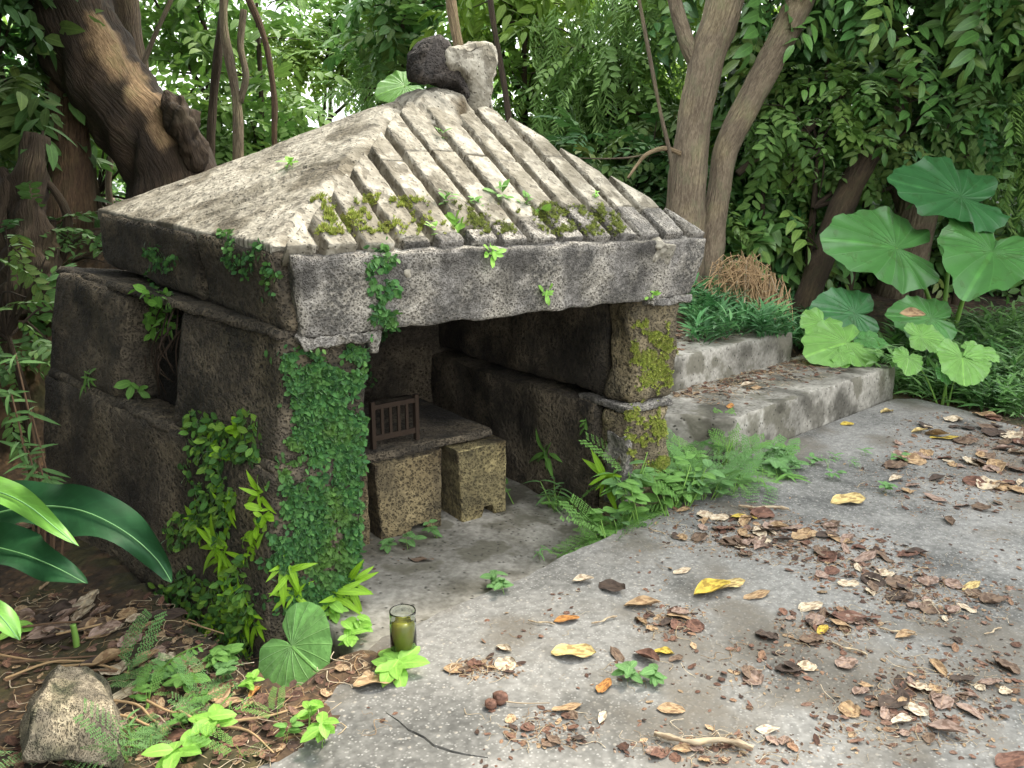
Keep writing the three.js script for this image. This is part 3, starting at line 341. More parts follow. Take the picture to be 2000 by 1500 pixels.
// ---------------------------------------------------------------- trees in view
R = rng(101);
{ const g = tree('leaning_tree', 'thick leaning tree with rotten bark and pale bare wood behind the roof', 'tree', [[352, 420, 165], [335, 335, 162], [292, 268, 160], [225, 190, 158], [168, 95, 148], [128, 0, 140], [92, -110, 130], [40, -300, 110]], 4.95, M.barkDark, [], null, { amp: 0.18, freq: 7, radial: 40, seg: 90, off: 4, tint: C(0xffffff), tintK: 0, tintF: 3 });
  const tr = g.children[0], p = tr.geometry.attributes.position, c = tr.geometry.attributes.color, st = trunkPath([[325, 258, 1], [262, 170, 1], [210, 90, 1], [192, 20, 1], [185, -60, 1]], 4.72).map(q => inTree(g, q.p)), cv = new THREE.CatmullRomCurve3(st).getPoints(40);
  const brn = C(0xd8a888); for (let i = 0; i < p.count; i++) { const v = V().fromBufferAttribute ? new THREE.Vector3().fromBufferAttribute(p, i) : null; let d = 9; for (const q of cv) d = Math.min(d, Math.hypot(q.x - v.x, q.y - v.y, (q.z - v.z) * 0.5)); const k = ss(0.1, 0.04, d + fbm3(v.x * 9, v.y * 5, v.z * 9) * 0.13), m = ss(0, 0.3, fbm3(v.x * 5, v.y * 5, v.z * 5)); c.setXYZ(i, lerp(lerp(0.6, 1.1, m), 5.4, k), lerp(lerp(0.57, 1.05, m), 5.3, k), lerp(lerp(0.54, 1.0, m), 4.7, k)); }
  const knot = tube(localTo(g, [at(325, 180, 4.78), at(352, 225, 4.74), at(372, 275, 4.74), at(385, 335, 4.8)]), t => 0.02 + 0.06 * Math.sin(t * 3), { amp: 0.7, freq: 13, radial: 34, seg: 44, off: 8, tint: C(0x5a4a40), tintK: 0.9 }); part('rotten_knot', knot, M.barkDark, tr); }
tree('forest_tree', 'upright brown tree trunk left of the leaning tree', 'tree', [[128, 520, 130], [135, 430, 96], [136, 330, 82], [134, 240, 74], [122, 150, 64], [95, 60, 55], [70, -80, 50]], 5.0, M.barkRed, [], null, { off: 9 });
tree('broken_stump', 'broken dead trunk with jagged top at the left edge', 'stump', [[55, 560, 120], [58, 470, 86], [56, 380, 66], [64, 310, 56], [70, 262, 44]], 4.5, M.barkDark, [[[22, 540, 60], [12, 440, 70], [20, 390, 56], [4, 330, 30]], [[62, 330, 40], [80, 290, 22], [84, 255, 6]], [[14, 400, 44], [40, 372, 26], [46, 345, 8]]], null, { amp: 0.55, freq: 13, radial: 20, off: 12 });
tree('forest_tree', 'dark trunk behind the top of the leaning tree', 'tree', [[285, 330, 50], [268, 180, 52], [252, 80, 54], [238, -20, 56], [225, -120, 54]], 6.2, M.barkDark, [], null, { off: 14 });
const sapG = 'thin saplings behind the roof';
const saps = [
  ['slender sapling with slanting pale stem beside the dark trunk', [[212, 340, 12], [285, 112, 10], [336, -5, 9]], 5.6, M.bark],
  ['thin dark sapling rising left of the twisted grey one', [[412, 320, 18], [416, 200, 18], [428, 90, 18], [440, -20, 17]], 6.2, M.barkDark],
  ['twisted grey sapling with twin stems behind the roof', [[466, 320, 24], [464, 220, 22], [455, 150, 20], [438, 60, 18], [436, -20, 17]], 6.0, M.bark],
  ['bent brown sapling arching over the left roof slope', [[536, 280, 12], [536, 200, 12], [528, 130, 12], [512, 60, 13], [482, -10, 14]], 5.6, M.barkRed],
  ['pale brown pole like sapling directly above the finial', [[905, 200, 22], [897, 100, 21], [888, 50, 21], [878, -20, 20]], 6.4, M.barkPale],
  ['thin dark sapling just right of the finial', [[1000, 300, 14], [990, 200, 13], [975, 110, 12], [960, 20, 11], [955, -30, 10]], 6.3, M.barkDark],
  ['long thin stem slanting above the right roof hip', [[1312, 330, 9], [1290, 220, 8], [1265, 90, 8], [1245, -20, 7]], 5.9, M.bark],
];
saps.forEach(([l, p, d, m], i) => { const g = tree('sapling', l, 'sapling', p, d, m, i === 2 ? [[[468, 200, 16], [480, 150, 15], [470, 90, 13], [476, 20, 12]]] : [], sapG, { radial: 8, seg: 24, amp: 0.22, off: i * 3 }); });
tree('forest_tree', 'stout forked grey brown tree behind the right roof corner', 'tree', [[1330, 520, 84], [1337, 430, 72], [1345, 330, 68], [1358, 230, 66], [1378, 130, 70], [1402, 50, 72], [1425, -40, 70], [1450, -200, 60]], 6.0, M.bark, [[[1368, 140, 30], [1345, 95, 32], [1328, 40, 28], [1312, -20, 24]]], null, { radial: 18, seg: 50, amp: 0.12, off: 20 });
tree('forest_tree', 'leaning grey trunk right of the forked tree', 'tree', [[1378, 560, 56], [1392, 450, 48], [1406, 360, 46], [1420, 285, 50], [1455, 215, 52], [1500, 130, 54], [1550, 30, 54], [1600, -80, 50]], 6.15, M.bark, [], null, { radial: 16, seg: 50, amp: 0.14, off: 23 });
tree('forest_tree', 'dark crooked tree standing behind the big taro leaves', 'tree', [[1572, 600, 46], [1602, 510, 46], [1642, 410, 48], [1690, 310, 48], [1742, 230, 46], [1752, 150, 44], [1742, 60, 40], [1738, -60, 38]], 6.5, M.barkDark, [[[1735, 240, 34], [1790, 150, 30], [1830, 80, 26], [1865, -30, 22]], [[1440, 340, 14], [1500, 290, 16], [1580, 250, 16], [1660, 170, 14]]], null, { radial: 14, seg: 50, off: 26 });
tree('forest_tree', 'thin dark trunk slanting left above the taro', 'tree', [[1790, 560, 22], [1765, 430, 18], [1740, 360, 16], [1700, 290, 14]], 7.0, M.barkDark, [], null, { radial: 8, off: 29 });
{ const g = thing('dead_branch', 'bare pale dead branch sticking out behind the right hip', 'branch', at(1318, 285, 5.9)); part('stick', tube(localTo(g, [at(1330, 300, 5.9), at(1300, 290, 5.9), at(1262, 302, 5.85), at(1246, 320, 5.85), at(1226, 348, 5.8)]), [0.018, 0.008], { radial: 7, amp: 0.3, off: 2 }), M.barkPale, g); part('twig', tube(localTo(g, [at(1300, 291, 5.9), at(1240, 306, 5.9), at(1180, 310, 5.95), at(1120, 308, 6)]), [0.009, 0.004], { radial: 6 }), M.bark, g); }

// ---------------------------------------------------------------- leafy trees and shrubs
R = rng(202);
function leafy(name, label, cat, px, py, depth, hgt, crowns, group, mat = M.barkDark, tr = 0.035) { // a bush whose foot stands below the given place
  const c0 = at(px, py, depth), gy = groundH(c0.x, c0.z), g = thing(name, label, cat, V(c0.x, gy, c0.z), group);
  part('trunk', tube([V(0, -0.05, 0), V(rr(-0.1, 0.1), hgt * 0.4, rr(-0.1, 0.1)), V(rr(-0.25, 0.25), hgt * 0.85, rr(-0.25, 0.25))], [tr, tr * 0.4], { radial: 7, seg: 12, amp: 0.2, off: px }), mat, g);
  for (const [dx, dy, dz, rx, ry, rz, n, kind, col, o] of crowns) { const y = c0.y + dy - gy; crown(g, 'crown', V(dx, y, dz), V(rx, ry, rz), n, kind, col, o); { const tw = []; for (let k = 0; k < 12; k++) { const d = rdir(), e = V(dx + d.x * rx, y + d.y * ry, dz + d.z * rz), m = V(dx, y, dz).lerp(e, 0.5).add(V(rr(-0.1, 0.1), rr(0, 0.12), rr(-0.1, 0.1))); tw.push(tube([V(dx, y - 0.1, dz), m, e], [0.011, 0.003], { radial: 4, seg: 8 })); } part('twigs', mergeGeometries(tw), mat, g).userData.kind = 'stuff'; } part('limb', tube([V(0, hgt * 0.35, 0), V(dx * 0.5, y * 0.7, dz * 0.5), V(dx, y, dz)], [tr * 0.6, tr * 0.2], { radial: 6, seg: 10 }), mat, g); }
  return g;
}
const WOOD = 'shrubs and trees behind the spring house';
// left edge
leafy('forest_shrub', 'dark glossy shrub at the upper left edge of the wood', 'shrub', 30, 120, 4.9, 2.2, [[-0.1, 0.1, 0, 0.35, 0.75, 0.4, 200, 'broad', DARK, {}]], WOOD);
leafy('forest_shrub', 'dark shrub between the left trunks', 'shrub', 190, 380, 6.3, 1.8, [[0, 0.1, 0, 0.6, 1.0, 0.4, 170, 'small', MID, {}]], WOOD);
leafy('forest_shrub', 'green shrub behind the leaning tree and saplings', 'shrub', 400, 120, 7.2, 2.6, [[0, 0.0, 0, 0.9, 0.8, 0.5, 150, 'broad', MID, {}], [-0.5, 0.8, 0, 0.7, 0.5, 0.5, 110, 'small', MID, {}]], WOOD);
leafy('forest_shrub', 'bluish green shrub behind the left roof slope', 'shrub', 500, 250, 7.0, 1.9, [[0, -0.2, 0, 0.85, 0.42, 0.5, 340, 'small', MID, {}]], WOOD);
leafy('forest_tree', 'sunlit pale green tree above the left roof slope', 'tree', 620, 110, 9.5, 3.4, [[0.1, 0.05, 0, 0.9, 0.35, 0.5, 240, 'small', LIME, {}], [-0.2, 0.7, 0, 1.4, 0.5, 0.6, 260, 'small', SOFT, {}], [0.9, 0.35, 0, 0.7, 0.5, 0.5, 190, 'small', SOFT, {}]], WOOD);
leafy('forest_shrub', 'feathery bright shrub left of the finial', 'shrub', 770, 160, 8.5, 2.3, [[0, -0.1, 0, 0.55, 0.4, 0.5, 260, 'fine', SOFT, {}]], WOOD);
leafy('forest_tree', 'dark leafy tree behind the finial', 'tree', 790, 40, 8.0, 3.2, [[0.05, 0.1, 0, 0.5, 0.6, 0.5, 130, 'broad', DARK, {}]], WOOD);
leafy('forest_tree', 'bright green broad leaved tree right of the finial', 'tree', 1010, 60, 7.6, 3.2, [[0.1, 0.15, 0, 0.6, 0.7, 0.5, 170, 'broad', LIME, {}], [0.1, -0.5, 0, 0.55, 0.5, 0.4, 150, 'small', MID, {}]], WOOD);
leafy('vine_curtain', 'curtain of hanging vines right of the finial', 'vines', 1190, 150, 7.2, 3.0, [[0, 0.1, 0, 0.7, 1.05, 0.35, 360, 'fine', SOFT, { down: 1.2 }], [0.05, -0.2, 0.1, 0.5, 0.8, 0.3, 180, 'small', MID, { down: 1.0 }]], WOOD);
leafy('forest_tree', 'feathery bright tree behind the vine curtain', 'tree', 1150, 190, 9.5, 3.0, [[0, 0, 0, 1.1, 0.7, 0.5, 300, 'fine', LIME, { s: [1, 1.6] }]], WOOD);
leafy('forest_tree', 'lime green tree above the vine curtain', 'tree', 1200, 10, 9.0, 3.6, [[0, 0.35, 0, 1.2, 0.6, 0.5, 200, 'broad', LIME, {}]], WOOD);
leafy('forest_shrub', 'dark undergrowth shrub behind the right roof hip', 'shrub', 1240, 330, 6.8, 1.4, [[0, -0.1, 0, 0.6, 0.5, 0.35, 420, 'small', DARK, {}]], WOOD);
// right: deep shade
const GL = { gloss: true, down: 0.7, s: [0.5, 1.35] };
leafy('forest_tree', 'dark glossy tree filling the wood right of the forked tree', 'tree', 1500, 200, 7.0, 2.8, [[0, 0, 0, 0.55, 0.65, 0.4, 190, 'broad', DARK, GL], [-0.1, 0.9, 0.2, 0.8, 0.5, 0.5, 200, 'broad', DARK, GL], [0.2, -0.75, 0, 0.6, 0.4, 0.4, 260, 'broad', DARK, GL]], WOOD);
leafy('forest_tree', 'dark drooping tree above the taro leaves', 'tree', 1690, 190, 6.8, 2.8, [[0, 0.1, 0.1, 0.6, 0.5, 0.4, 170, 'broad', DARK, GL], [0.2, 0.75, 0.2, 0.8, 0.45, 0.5, 200, 'broad', DARK, GL]], WOOD);
leafy('forest_tree', 'dark bushy tree at the upper right corner', 'tree', 1920, 160, 6.6, 2.8, [[0.1, 0.05, 0, 0.6, 0.6, 0.4, 260, 'broad', DARK, GL], [0.2, 0.75, 0.2, 0.8, 0.45, 0.5, 260, 'broad', DARK, GL]], WOOD);
leafy('forest_shrub', 'black green thicket behind the taro leaves', 'shrub', 1800, 430, 7.6, 1.6, [[0, -0.1, 0, 1.3, 0.6, 0.5, 330, 'broad', DARK, GL], [-1.2, -0.3, 0, 0.8, 0.6, 0.4, 280, 'broad', DARK, GL]], WOOD);
leafy('forest_shrub', 'small leaved shrub in front of the dark wood', 'shrub', 1600, 260, 6.5, 2.2, [[0, 0, 0, 0.5, 0.5, 0.3, 120, 'small', MID, { s: [0.7, 1.3] }], [0.9, 0.3, 0, 0.6, 0.5, 0.3, 120, 'small', DARK, { s: [0.7, 1.3] }], [1.6, 0.1, 0, 0.4, 0.5, 0.3, 90, 'fine', MID, { s: [0.7, 1.2] }]], WOOD);
leafy('forest_shrub', 'low dark shrub behind the brushwood heap', 'shrub', 1480, 440, 6.9, 1.1, [[0, -0.2, 0, 0.6, 0.4, 0.4, 300, 'broad', DARK, GL]], WOOD);
leafy('forest_tree', 'sunlit yellow green tree far behind the dark wood', 'tree', 1620, 280, 11, 4, [[0, 0.1, 0, 2.6, 1.3, 0.6, 1200, 'broad', LIME, {}]], WOOD);
leafy('forest_shrub', 'dark ferny shrub at the left edge below the stump', 'shrub', 25, 600, 4.0, 0.8, [[-0.05, -0.05, 0, 0.3, 0.42, 0.3, 45, 'small', DARK, { s: [0.5, 0.9] }]], WOOD);
leafy('forest_shrub', 'dark low shrub between stump and left wall', 'shrub', 110, 500, 4.7, 0.6, [[0, 0, 0, 0.35, 0.22, 0.3, 60, 'small', DARK, { s: [0.5, 0.9] }]], WOOD);
// the mass of wood farther off
{ const g = new THREE.Group(); top(g, 'far_wood', 'mass of sunlit green wood beyond the spring house', 'wood', null, 'stuff'); R = rng(303);
  for (let i = 0; i < 17; i++) { const x = -12 + i * 1.55 + rr(-0.5, 0.5), z = -15 + rr(-2, 1.5); if (x > -4.6 && x < -1.9) continue; crown(g, 'foliage', V(x, rr(-0.2, 1.6), z), V(1.4, rr(1.2, 1.9), 0.9), 95, pick(['broad', 'big', 'small']), pick([SOFT, LIME, SOFT, MID]), { s: [1.1, 1.8] }); }
  for (let i = 0; i < 12; i++) { const x = -11 + i * 2.0 + rr(-0.7, 0.7), z = -16 + rr(-2, 1.5); if (x > -4.6 && x < -1.9) continue; crown(g, 'foliage', V(x, rr(2.8, 4.4), z), V(1.5, rr(0.6, 1.1), 0.9), 32, pick(['broad', 'big']), pick([SOFT, LIME]), { s: [1.1, 1.8] }); }
  for (let i = 0; i < 7; i++) { const x = i < 5 ? 2.4 + i * 1.2 : -5 - (i - 5) * 1.3; crown(g, 'foliage', V(x, rr(0.3, 1.0), -9.5 + rr(-0.5, 0.5)), V(0.9, 1.1, 0.6), 260, 'broad', DARK, { s: [1, 1.5] }); } }
// canopy overhead: crowns of tall trees whose trunks stand beside and behind the frame
R = rng(404);
const CAN = 'tall trees shading the wood';
function tall(label, x, z, h, rx, ry, rz, n) { const g = thing('canopy_tree', label, 'tree', V(x, groundH(x, z), z), CAN); part('trunk', tube([V(0, -0.1, 0), V(0.1, h * 0.4, 0.1), V(-0.1, h * 0.7, 0), V(0, h, 0)], [0.2, 0.07], { radial: 10, amp: 0.2, off: x }), M.bark, g); crown(g, 'crown', V(0, h, 0), V(rx, ry, rz), n, 'big', DARK, { clumps: 40, s: [1, 1.7], spread: 0.3, hollow: 0.2 }); return g; }
tall('tall tree with wide dark crown left of the spring house', -3.5, -4.4, 4.4, 2.5, 1.0, 2.2, 2400);
tall('tall tree leaning out at the far left of the road', -3.0, -1.3, 4.1, 2.0, 0.8, 2.0, 2600);
tall('tall tree behind the taro bed at right', 5.2, -6.8, 4.4, 2.7, 1.0, 2.2, 4200);
tall('tall tree behind the forked tree', 3.2, -7.2, 4.6, 1.7, 1.0, 1.5, 2400);
tall('tall tree deep in the wood behind the taro', 4.6, -9.2, 5.0, 2.4, 1.2, 1.8, 2400);
tall('tall tree overhanging the taro bed', 5.6, -4.4, 4.6, 1.5, 0.8, 1.5, 1600);
tall('tall tree at the far right of the wood', 7.4, -4.8, 4.8, 2.4, 1.2, 2.4, 1800);
// unseen trees added on the left to block low sky and darken wall and interior
function blockerTree(label, x, z, h, n) { const g = thing('canopy_tree', label, 'tree', V(x, groundH(x, z), z), 'unseen trees added on the left to block light'); part('trunk', tube([V(0, -0.1, 0), V(0.08, h * 0.5, 0.05), V(0, h, 0)], [0.14, 0.04], { radial: 9, amp: 0.2, off: x + z }), M.bark, g); crown(g, 'crown', V(0, h * 0.62, 0), V(1.0, h * 0.5, 1.1), n, 'big', DARK, { clumps: 40, s: [0.9, 1.5], spread: 0.32, hollow: 0.1 }); }
blockerTree('added light blocking tree left of the nest fern', -4.1, -1.4, 3.8, 800); blockerTree('added light blocking tree beside the road at left', -3.2, 0.4, 3.8, 800); blockerTree('added light blocking tree behind the viewer at left', -3.0, 2.4, 4.0, 800); blockerTree('added light blocking tree at the far left of the road', -2.2, 4.6, 4.2, 800); blockerTree('added light blocking tree between the left wall and the road trees', -4.6, -3.4, 3.8, 800);

// ---------------------------------------------------------------- elephant ear and other large leaves
R = rng(505);
const veinTex = (spots) => tex(1024, 1024, (u, v) => { const x = u * 2 - 1, y = v * 2 - 1, r = Math.hypot(x, y), th = Math.atan2(y, x); const k = th / 0.33 + r * 0.35 * Math.sign(th), lat = ss(0.09, 0.02, Math.abs(k - Math.round(k)) * 0.33 * Math.max(r, 0.05) * 9) * ss(2.9, 2.5, Math.abs(th)); const mid = x > 0 ? ss(0.035, 0.012, Math.abs(y)) : 0; const n = tf(u, v, 14, 4, 191) - 0.5; const b = 206 + n * 50, l = Math.max(lat * 0.6, mid), sp = ss(0.66, 0.72, tf(u, v, 20, 3, 197)), du = ss(0.5, 0.7, tf(u, v, 6, 4, 199)) * 0.35 * spots; return mixc(mixc([b + l * 36, b + l * 32, b + l * 26], [206, 200, 205], du), [150, 118, 80], sp * 0.22 * spots); });
const tVein = veinTex(1), tVeinClean = veinTex(0);
const veinM = (hex, t, ro, map = tVein) => new THREE.MeshPhysicalMaterial({ color: hex, map, bumpMap: map, bumpScale: 0.012, roughness: ro, transmission: t, thickness: 0, side: THREE.DoubleSide });
M.taroDeep = veinM(0x4a8a4e, 0.25, 0.42); M.taroMid = veinM(0x62a452, 0.3, 0.45); M.taroPale = veinM(0x93cf62, 0.4, 0.5, tVeinClean); M.taroHeart = veinM(0x98d876, 0.35, 0.55, tVeinClean);
const TARO = [[0, 1], [20, 0.87], [45, 0.75], [70, 0.67], [95, 0.645], [120, 0.66], [145, 0.63], [163, 0.5], [173, 0.26], [180, 0.1]];
function taroG(wavy = 1, ph = 0, fold = 0.18, heart = 0) {
  const na = 96, nr = 9, pos = [0, 0, 0], uv = [0.5, 0.5], idx = [];
  const rad = d => { d = Math.abs(d); let i = 0; while (i < TARO.length - 2 && TARO[i + 1][0] < d) i++; const [a, ra] = TARO[i], [b, rb] = TARO[i + 1], t = ss(0, 1, (d - a) / (b - a)); return lerp(ra, rb, lerp(t, (d - a) / (b - a), 0.5)); };
  for (let j = 1; j <= nr; j++) for (let i = 0; i <= na; i++) { const deg = -180 + 360 * i / na, th = deg * Math.PI / 180, q = j / nr; const rim = rad(deg) * (1 + wavy * (0.018 * Math.sin(th * 19 + ph) + 0.012 * Math.sin(th * 31 + ph * 2))) * (heart ? 1 + 0.1 * heart * Math.cos(th * 2) * -1 : 1), r = rim * q; const x = r * Math.cos(th), z = r * Math.sin(th); const k = th / 0.33 + q * 0.35 * Math.sign(th); const y = fold * Math.abs(z) * 0.7 - 0.12 * x * Math.abs(x) - 0.16 * z * z + q * 0.012 * wavy * Math.cos(k * 2 * Math.PI) + q * q * q * 0.06 * wavy * Math.sin(th * 5 + ph) + q ** 4 * 0.03 * wavy * Math.sin(th * 13 + ph); pos.push(x, y, z); uv.push(0.5 + x / 2, 0.5 + z / 2); }
  const n = na + 1; for (let i = 0; i < na; i++) { idx.push(0, 1 + i + 1, 1 + i); for (let j = 0; j < nr - 1; j++) { const a = 1 + j * n + i; idx.push(a, a + 1, a + n + 1, a, a + n + 1, a + n); } }
  const g = new THREE.BufferGeometry(); g.setAttribute('position', new THREE.Float32BufferAttribute(pos, 3)); g.setAttribute('uv', new THREE.Float32BufferAttribute(uv, 2)); g.setIndex(idx); g.computeVertexNormals(); return g;
}
const TG = [taroG(1, 0, 0.1), taroG(1, 1.7, 0.25), taroG(0.8, 3.1, 0.05), taroG(1.2, 4.4, 0.35)], heartG = taroG(0.35, 0.6, 0.14, 1);
// leaves: [attachment px, py, tip px, tip py, depth, depth of tip, normal, material, geometry]
function taro(label, footPx, footDepth, leaves, group = 'elephant ear plants beside the steps') {
  const f0 = at(footPx[0], footPx[1], footDepth), foot = V(f0.x, groundH(f0.x, f0.z), f0.z), g = thing('elephant_ear', label, 'plant', foot, group);
  leaves.forEach(([x, y, tx, ty, d, td, nor, m, gi], i) => { const c = at(x, y, d), tp = at(tx, ty, td), s = c.distanceTo(tp); const lf = leafAt('leaf', TG[gi], m, g, c.clone().sub(foot), tp.clone().sub(c), V(...nor), s); const b = c.clone().sub(foot), o = V(rr(-0.06, 0.06), 0, rr(-0.06, 0.06)); part('stalk', tube([o.clone().add(V(0, -0.04, 0)), o.clone().lerp(b, 0.5).add(V(0, b.y * 0.16, -0.03)), b.clone().add(V(0, -0.004, 0))], [0.02 * Math.min(1, s * 2.4), 0.008 * Math.min(1, s * 2.4)], { radial: 8, seg: 14 }), M.stem, g); }); return g;
}
taro('tall elephant ear with three huge dark leaves at right', [1850, 640], 6.2, [
  [1876, 384, 1736, 345, 5.9, 5.85, [0.05, 0.8, 0.62], M.taroDeep, 1], [1750, 484, 1611, 457, 5.8, 5.7, [0.1, 0.72, 0.7], M.taroMid, 0], [1938, 492, 1893, 562, 5.6, 5.3, [-0.25, 0.62, 0.75], M.taroMid, 3]]);
taro('elephant ear with broad dull leaf behind the upper step', [1665, 690], 5.9, [[1668, 612, 1585, 600, 5.7, 5.65, [0.05, 0.62, 0.78], M.taroDeep, 2], [1606, 632, 1594, 668, 5.5, 5.35, [0, 0.5, 0.85], M.taroPale, 0]]);
taro('elephant ear holding a fallen dry leaf', [1830, 700], 5.8, [[1818, 622, 1732, 610, 5.6, 5.6, [0, 0.72, 0.68], M.taroMid, 2], [1800, 658, 1858, 664, 5.3, 5.3, [0, 0.8, 0.6], M.taroPale, 0]]);
taro('young bright elephant ear at the end of the lower step', [1655, 720], 5.5, [[1652, 670, 1576, 688, 5.35, 5.2, [0, 0.85, 0.5], M.taroPale, 0], [1690, 664, 1736, 672, 5.4, 5.35, [0.1, 0.85, 0.5], M.taroMid, 1], [1640, 690, 1655, 715, 5.25, 5.15, [0, 0.6, 0.8], M.taroPale, 2], [1595, 658, 1570, 668, 5.4, 5.4, [0, 0.8, 0.6], M.taroPale, 2]]);
taro('pale elephant ear leaning over the road edge', [1850, 775], 5.2, [[1880, 700, 1884, 752, 5.0, 4.85, [-0.05, 0.7, 0.7], M.taroPale, 1], [1902, 690, 1956, 700, 5.05, 5.0, [0.2, 0.8, 0.5], M.taroPale, 3], [1774, 700, 1770, 728, 5.1, 5.0, [0, 0.5, 0.85], M.taroPale, 0], [1845, 728, 1850, 750, 5.0, 4.95, [0, 0.3, 0.9], M.taroMid, 0]]);
{ const g = thing('elephant_ear', 'single yellow tipped leaf behind the finial', 'plant', at(790, 190, 4.9)); g.position.y = groundH(g.position.x, g.position.z); leafAt('leaf', TG[0], M.taroPale, g, at(790, 168, 4.75).sub(g.position), at(735, 182, 4.7).sub(at(790, 168, 4.75)), V(0, 0.6, 0.8), 0.17); part('stalk', tube([V(0, -0.03, 0), V(0.05, 0.8, -0.03), at(790, 168, 4.75).sub(g.position)], [0.016, 0.007], { radial: 7 }), M.stem, g); }
// heart leaf at the pillar foot
{ const f = gnd(590, 1225, -0.02), g = thing('heart_leaf_plant', 'large pale green heart shaped leaf at the pillar foot', 'plant', V(f.x, 0, f.z)); const c = at(570, 1262, 2.55), t = at(656, 1349, 2.38); leafAt('leaf', heartG, M.taroHeart, g, c.clone().sub(g.position), t.sub(c), V(-0.1, 0.5, 0.86), 0.19); part('stalk', tube([V(0, -0.02, 0), V(0.0, 0.05, 0.02), c.clone().sub(g.position).add(V(0, 0, -0.01))], [0.006, 0.004], { radial: 7 }), M.stem, g); }
// bird's nest fern
function strap(list, hw, nor, ph = 0, wav = 1) { const cv = new THREE.CatmullRomCurve3(list.map(([x, y, d]) => at(x, y, d))), n = 48, m = 6, pos = [], uv = [], idx = [], N = V(...nor).normalize(); for (let i = 0; i <= n; i++) { const t = i / n, p = cv.getPointAt(t), T = cv.getTangentAt(t), B = T.clone().cross(N).normalize(), U = B.clone().cross(T).normalize(), w = hw * Math.pow(Math.sin(Math.PI * (0.12 + 0.88 * Math.min(t, 0.999)) ** 1.1), 0.6); for (let j = 0; j <= m; j++) { const s = j / m * 2 - 1, q = p.clone().addScaledVector(B, s * w * (1 + 0.16 * wav * Math.sin(t * 19 + ph + s))).addScaledVector(U, 0.2 * Math.abs(s) * w + wav * 0.022 * s * s * Math.sin(t * 24 + ph + s * 1.5)); pos.push(q.x, q.y, q.z); uv.push(t * 3, j / m); } } for (let i = 0; i < n; i++) for (let j = 0; j < m; j++) { const a = i * (m + 1) + j; idx.push(a, a + 1, a + m + 2, a, a + m + 2, a + m + 1); } const g = new THREE.BufferGeometry(); g.setAttribute('position', new THREE.Float32BufferAttribute(pos, 3)); g.setAttribute('uv', new THREE.Float32BufferAttribute(uv, 2)); g.setIndex(idx); g.computeVertexNormals(); return g; }
M.nestPale = new THREE.MeshPhysicalMaterial({ map: tLeaf, color: 0x8ecb58, roughness: 0.5, transmission: 0.35, thickness: 0, side: THREE.DoubleSide });
M.nestDark = new THREE.MeshPhysicalMaterial({ color: 0x234c2c, roughness: 0.6, specularIntensity: 0.4, map: tLeaf, side: THREE.DoubleSide });
M.nestRib = std({ color: 0x5f8a56, roughness: 0.6 });
{ const f = gnd(-130, 1150, -0.08), g = thing('nest_fern', 'bird nest fern with dark glossy strap leaves at the left edge', 'fern', f); const add = (l, hw, nor, m, ph, w = 1) => { const q = strap(l, hw, nor, ph, w); q.translate(-f.x, -f.y, -f.z); const lf = part('leaf', q, m, g); const mid = tube(l.map(([x, y, d]) => at(x, y, d).add(V(0, 0.004, 0.006)).sub(f)), [0.004, 0.0012], { radial: 5, seg: 30 }); part('midrib', mid, M.nestRib, lf); };
  add([[-130, 1120, 2.5], [-40, 1020, 2.4], [60, 992, 2.35], [160, 998, 2.3], [250, 1042, 2.28], [310, 1095, 2.27], [336, 1136, 2.28]], 0.07, [0.1, 0.7, 0.7], M.nestDark, 0.4);
  add([[-130, 1130, 2.5], [-60, 1068, 2.35], [30, 1078, 2.25], [110, 1108, 2.2], [170, 1140, 2.2]], 0.065, [0.0, 0.75, 0.66], M.nestDark, 2.1);
  add([[-130, 1110, 2.5], [-70, 960, 2.1], [0, 962, 2.0], [60, 990, 1.95], [115, 1035, 1.92], [153, 1066, 1.92]], 0.042, [0.15, 0.7, 0.7], M.nestPale, 1.2, 0.6);
  add([[-130, 1130, 2.5], [-60, 1180, 2.1], [0, 1200, 2.05], [40, 1250, 2.05]], 0.05, [0.0, 0.75, 0.66], M.nestPale, 3.0);
  add([[-130, 1120, 2.5], [-170, 980, 2.5], [-230, 930, 2.5], [-330, 980, 2.5]], 0.07, [0.0, 0.75, 0.66], M.nestDark, 1.0); }

// ---------------------------------------------------------------- the glass jar
{ const f = gnd(789, 1279), g = thing('glass_jar', 'glass jar of murky olive liquid standing at the apron edge', 'jar', V(f.x, 0.001, f.z)); const P = [[0, 0.002], [0.034, 0.002], [0.0375, 0.008], [0.0378, 0.1], [0.0365, 0.112], [0.0355, 0.118], [0.0372, 0.122], [0.0376, 0.136], [0.0365, 0.14], [0.0345, 0.138], [0.0338, 0.12], [0.0352, 0.1], [0.035, 0.01], [0, 0.007]].map(a => new THREE.Vector2(...a));
  part('glass', new THREE.LatheGeometry(P, 40), new THREE.MeshPhysicalMaterial({ color: 0xe8f0ea, roughness: 0.06, transmission: 1, thickness: 0.003, ior: 1.45 }), g);
  part('liquid', new THREE.LatheGeometry([[0, 0.0085], [0.0335, 0.0105], [0.0341, 0.099], [0, 0.099]].map(a => new THREE.Vector2(...a)), 40), new THREE.MeshPhysicalMaterial({ color: 0x8a8632, roughness: 0.25, transmission: 0.25, thickness: 0.05, attenuationColor: 0x7a7a1e, attenuationDistance: 0.05, side: THREE.DoubleSide }), g); }
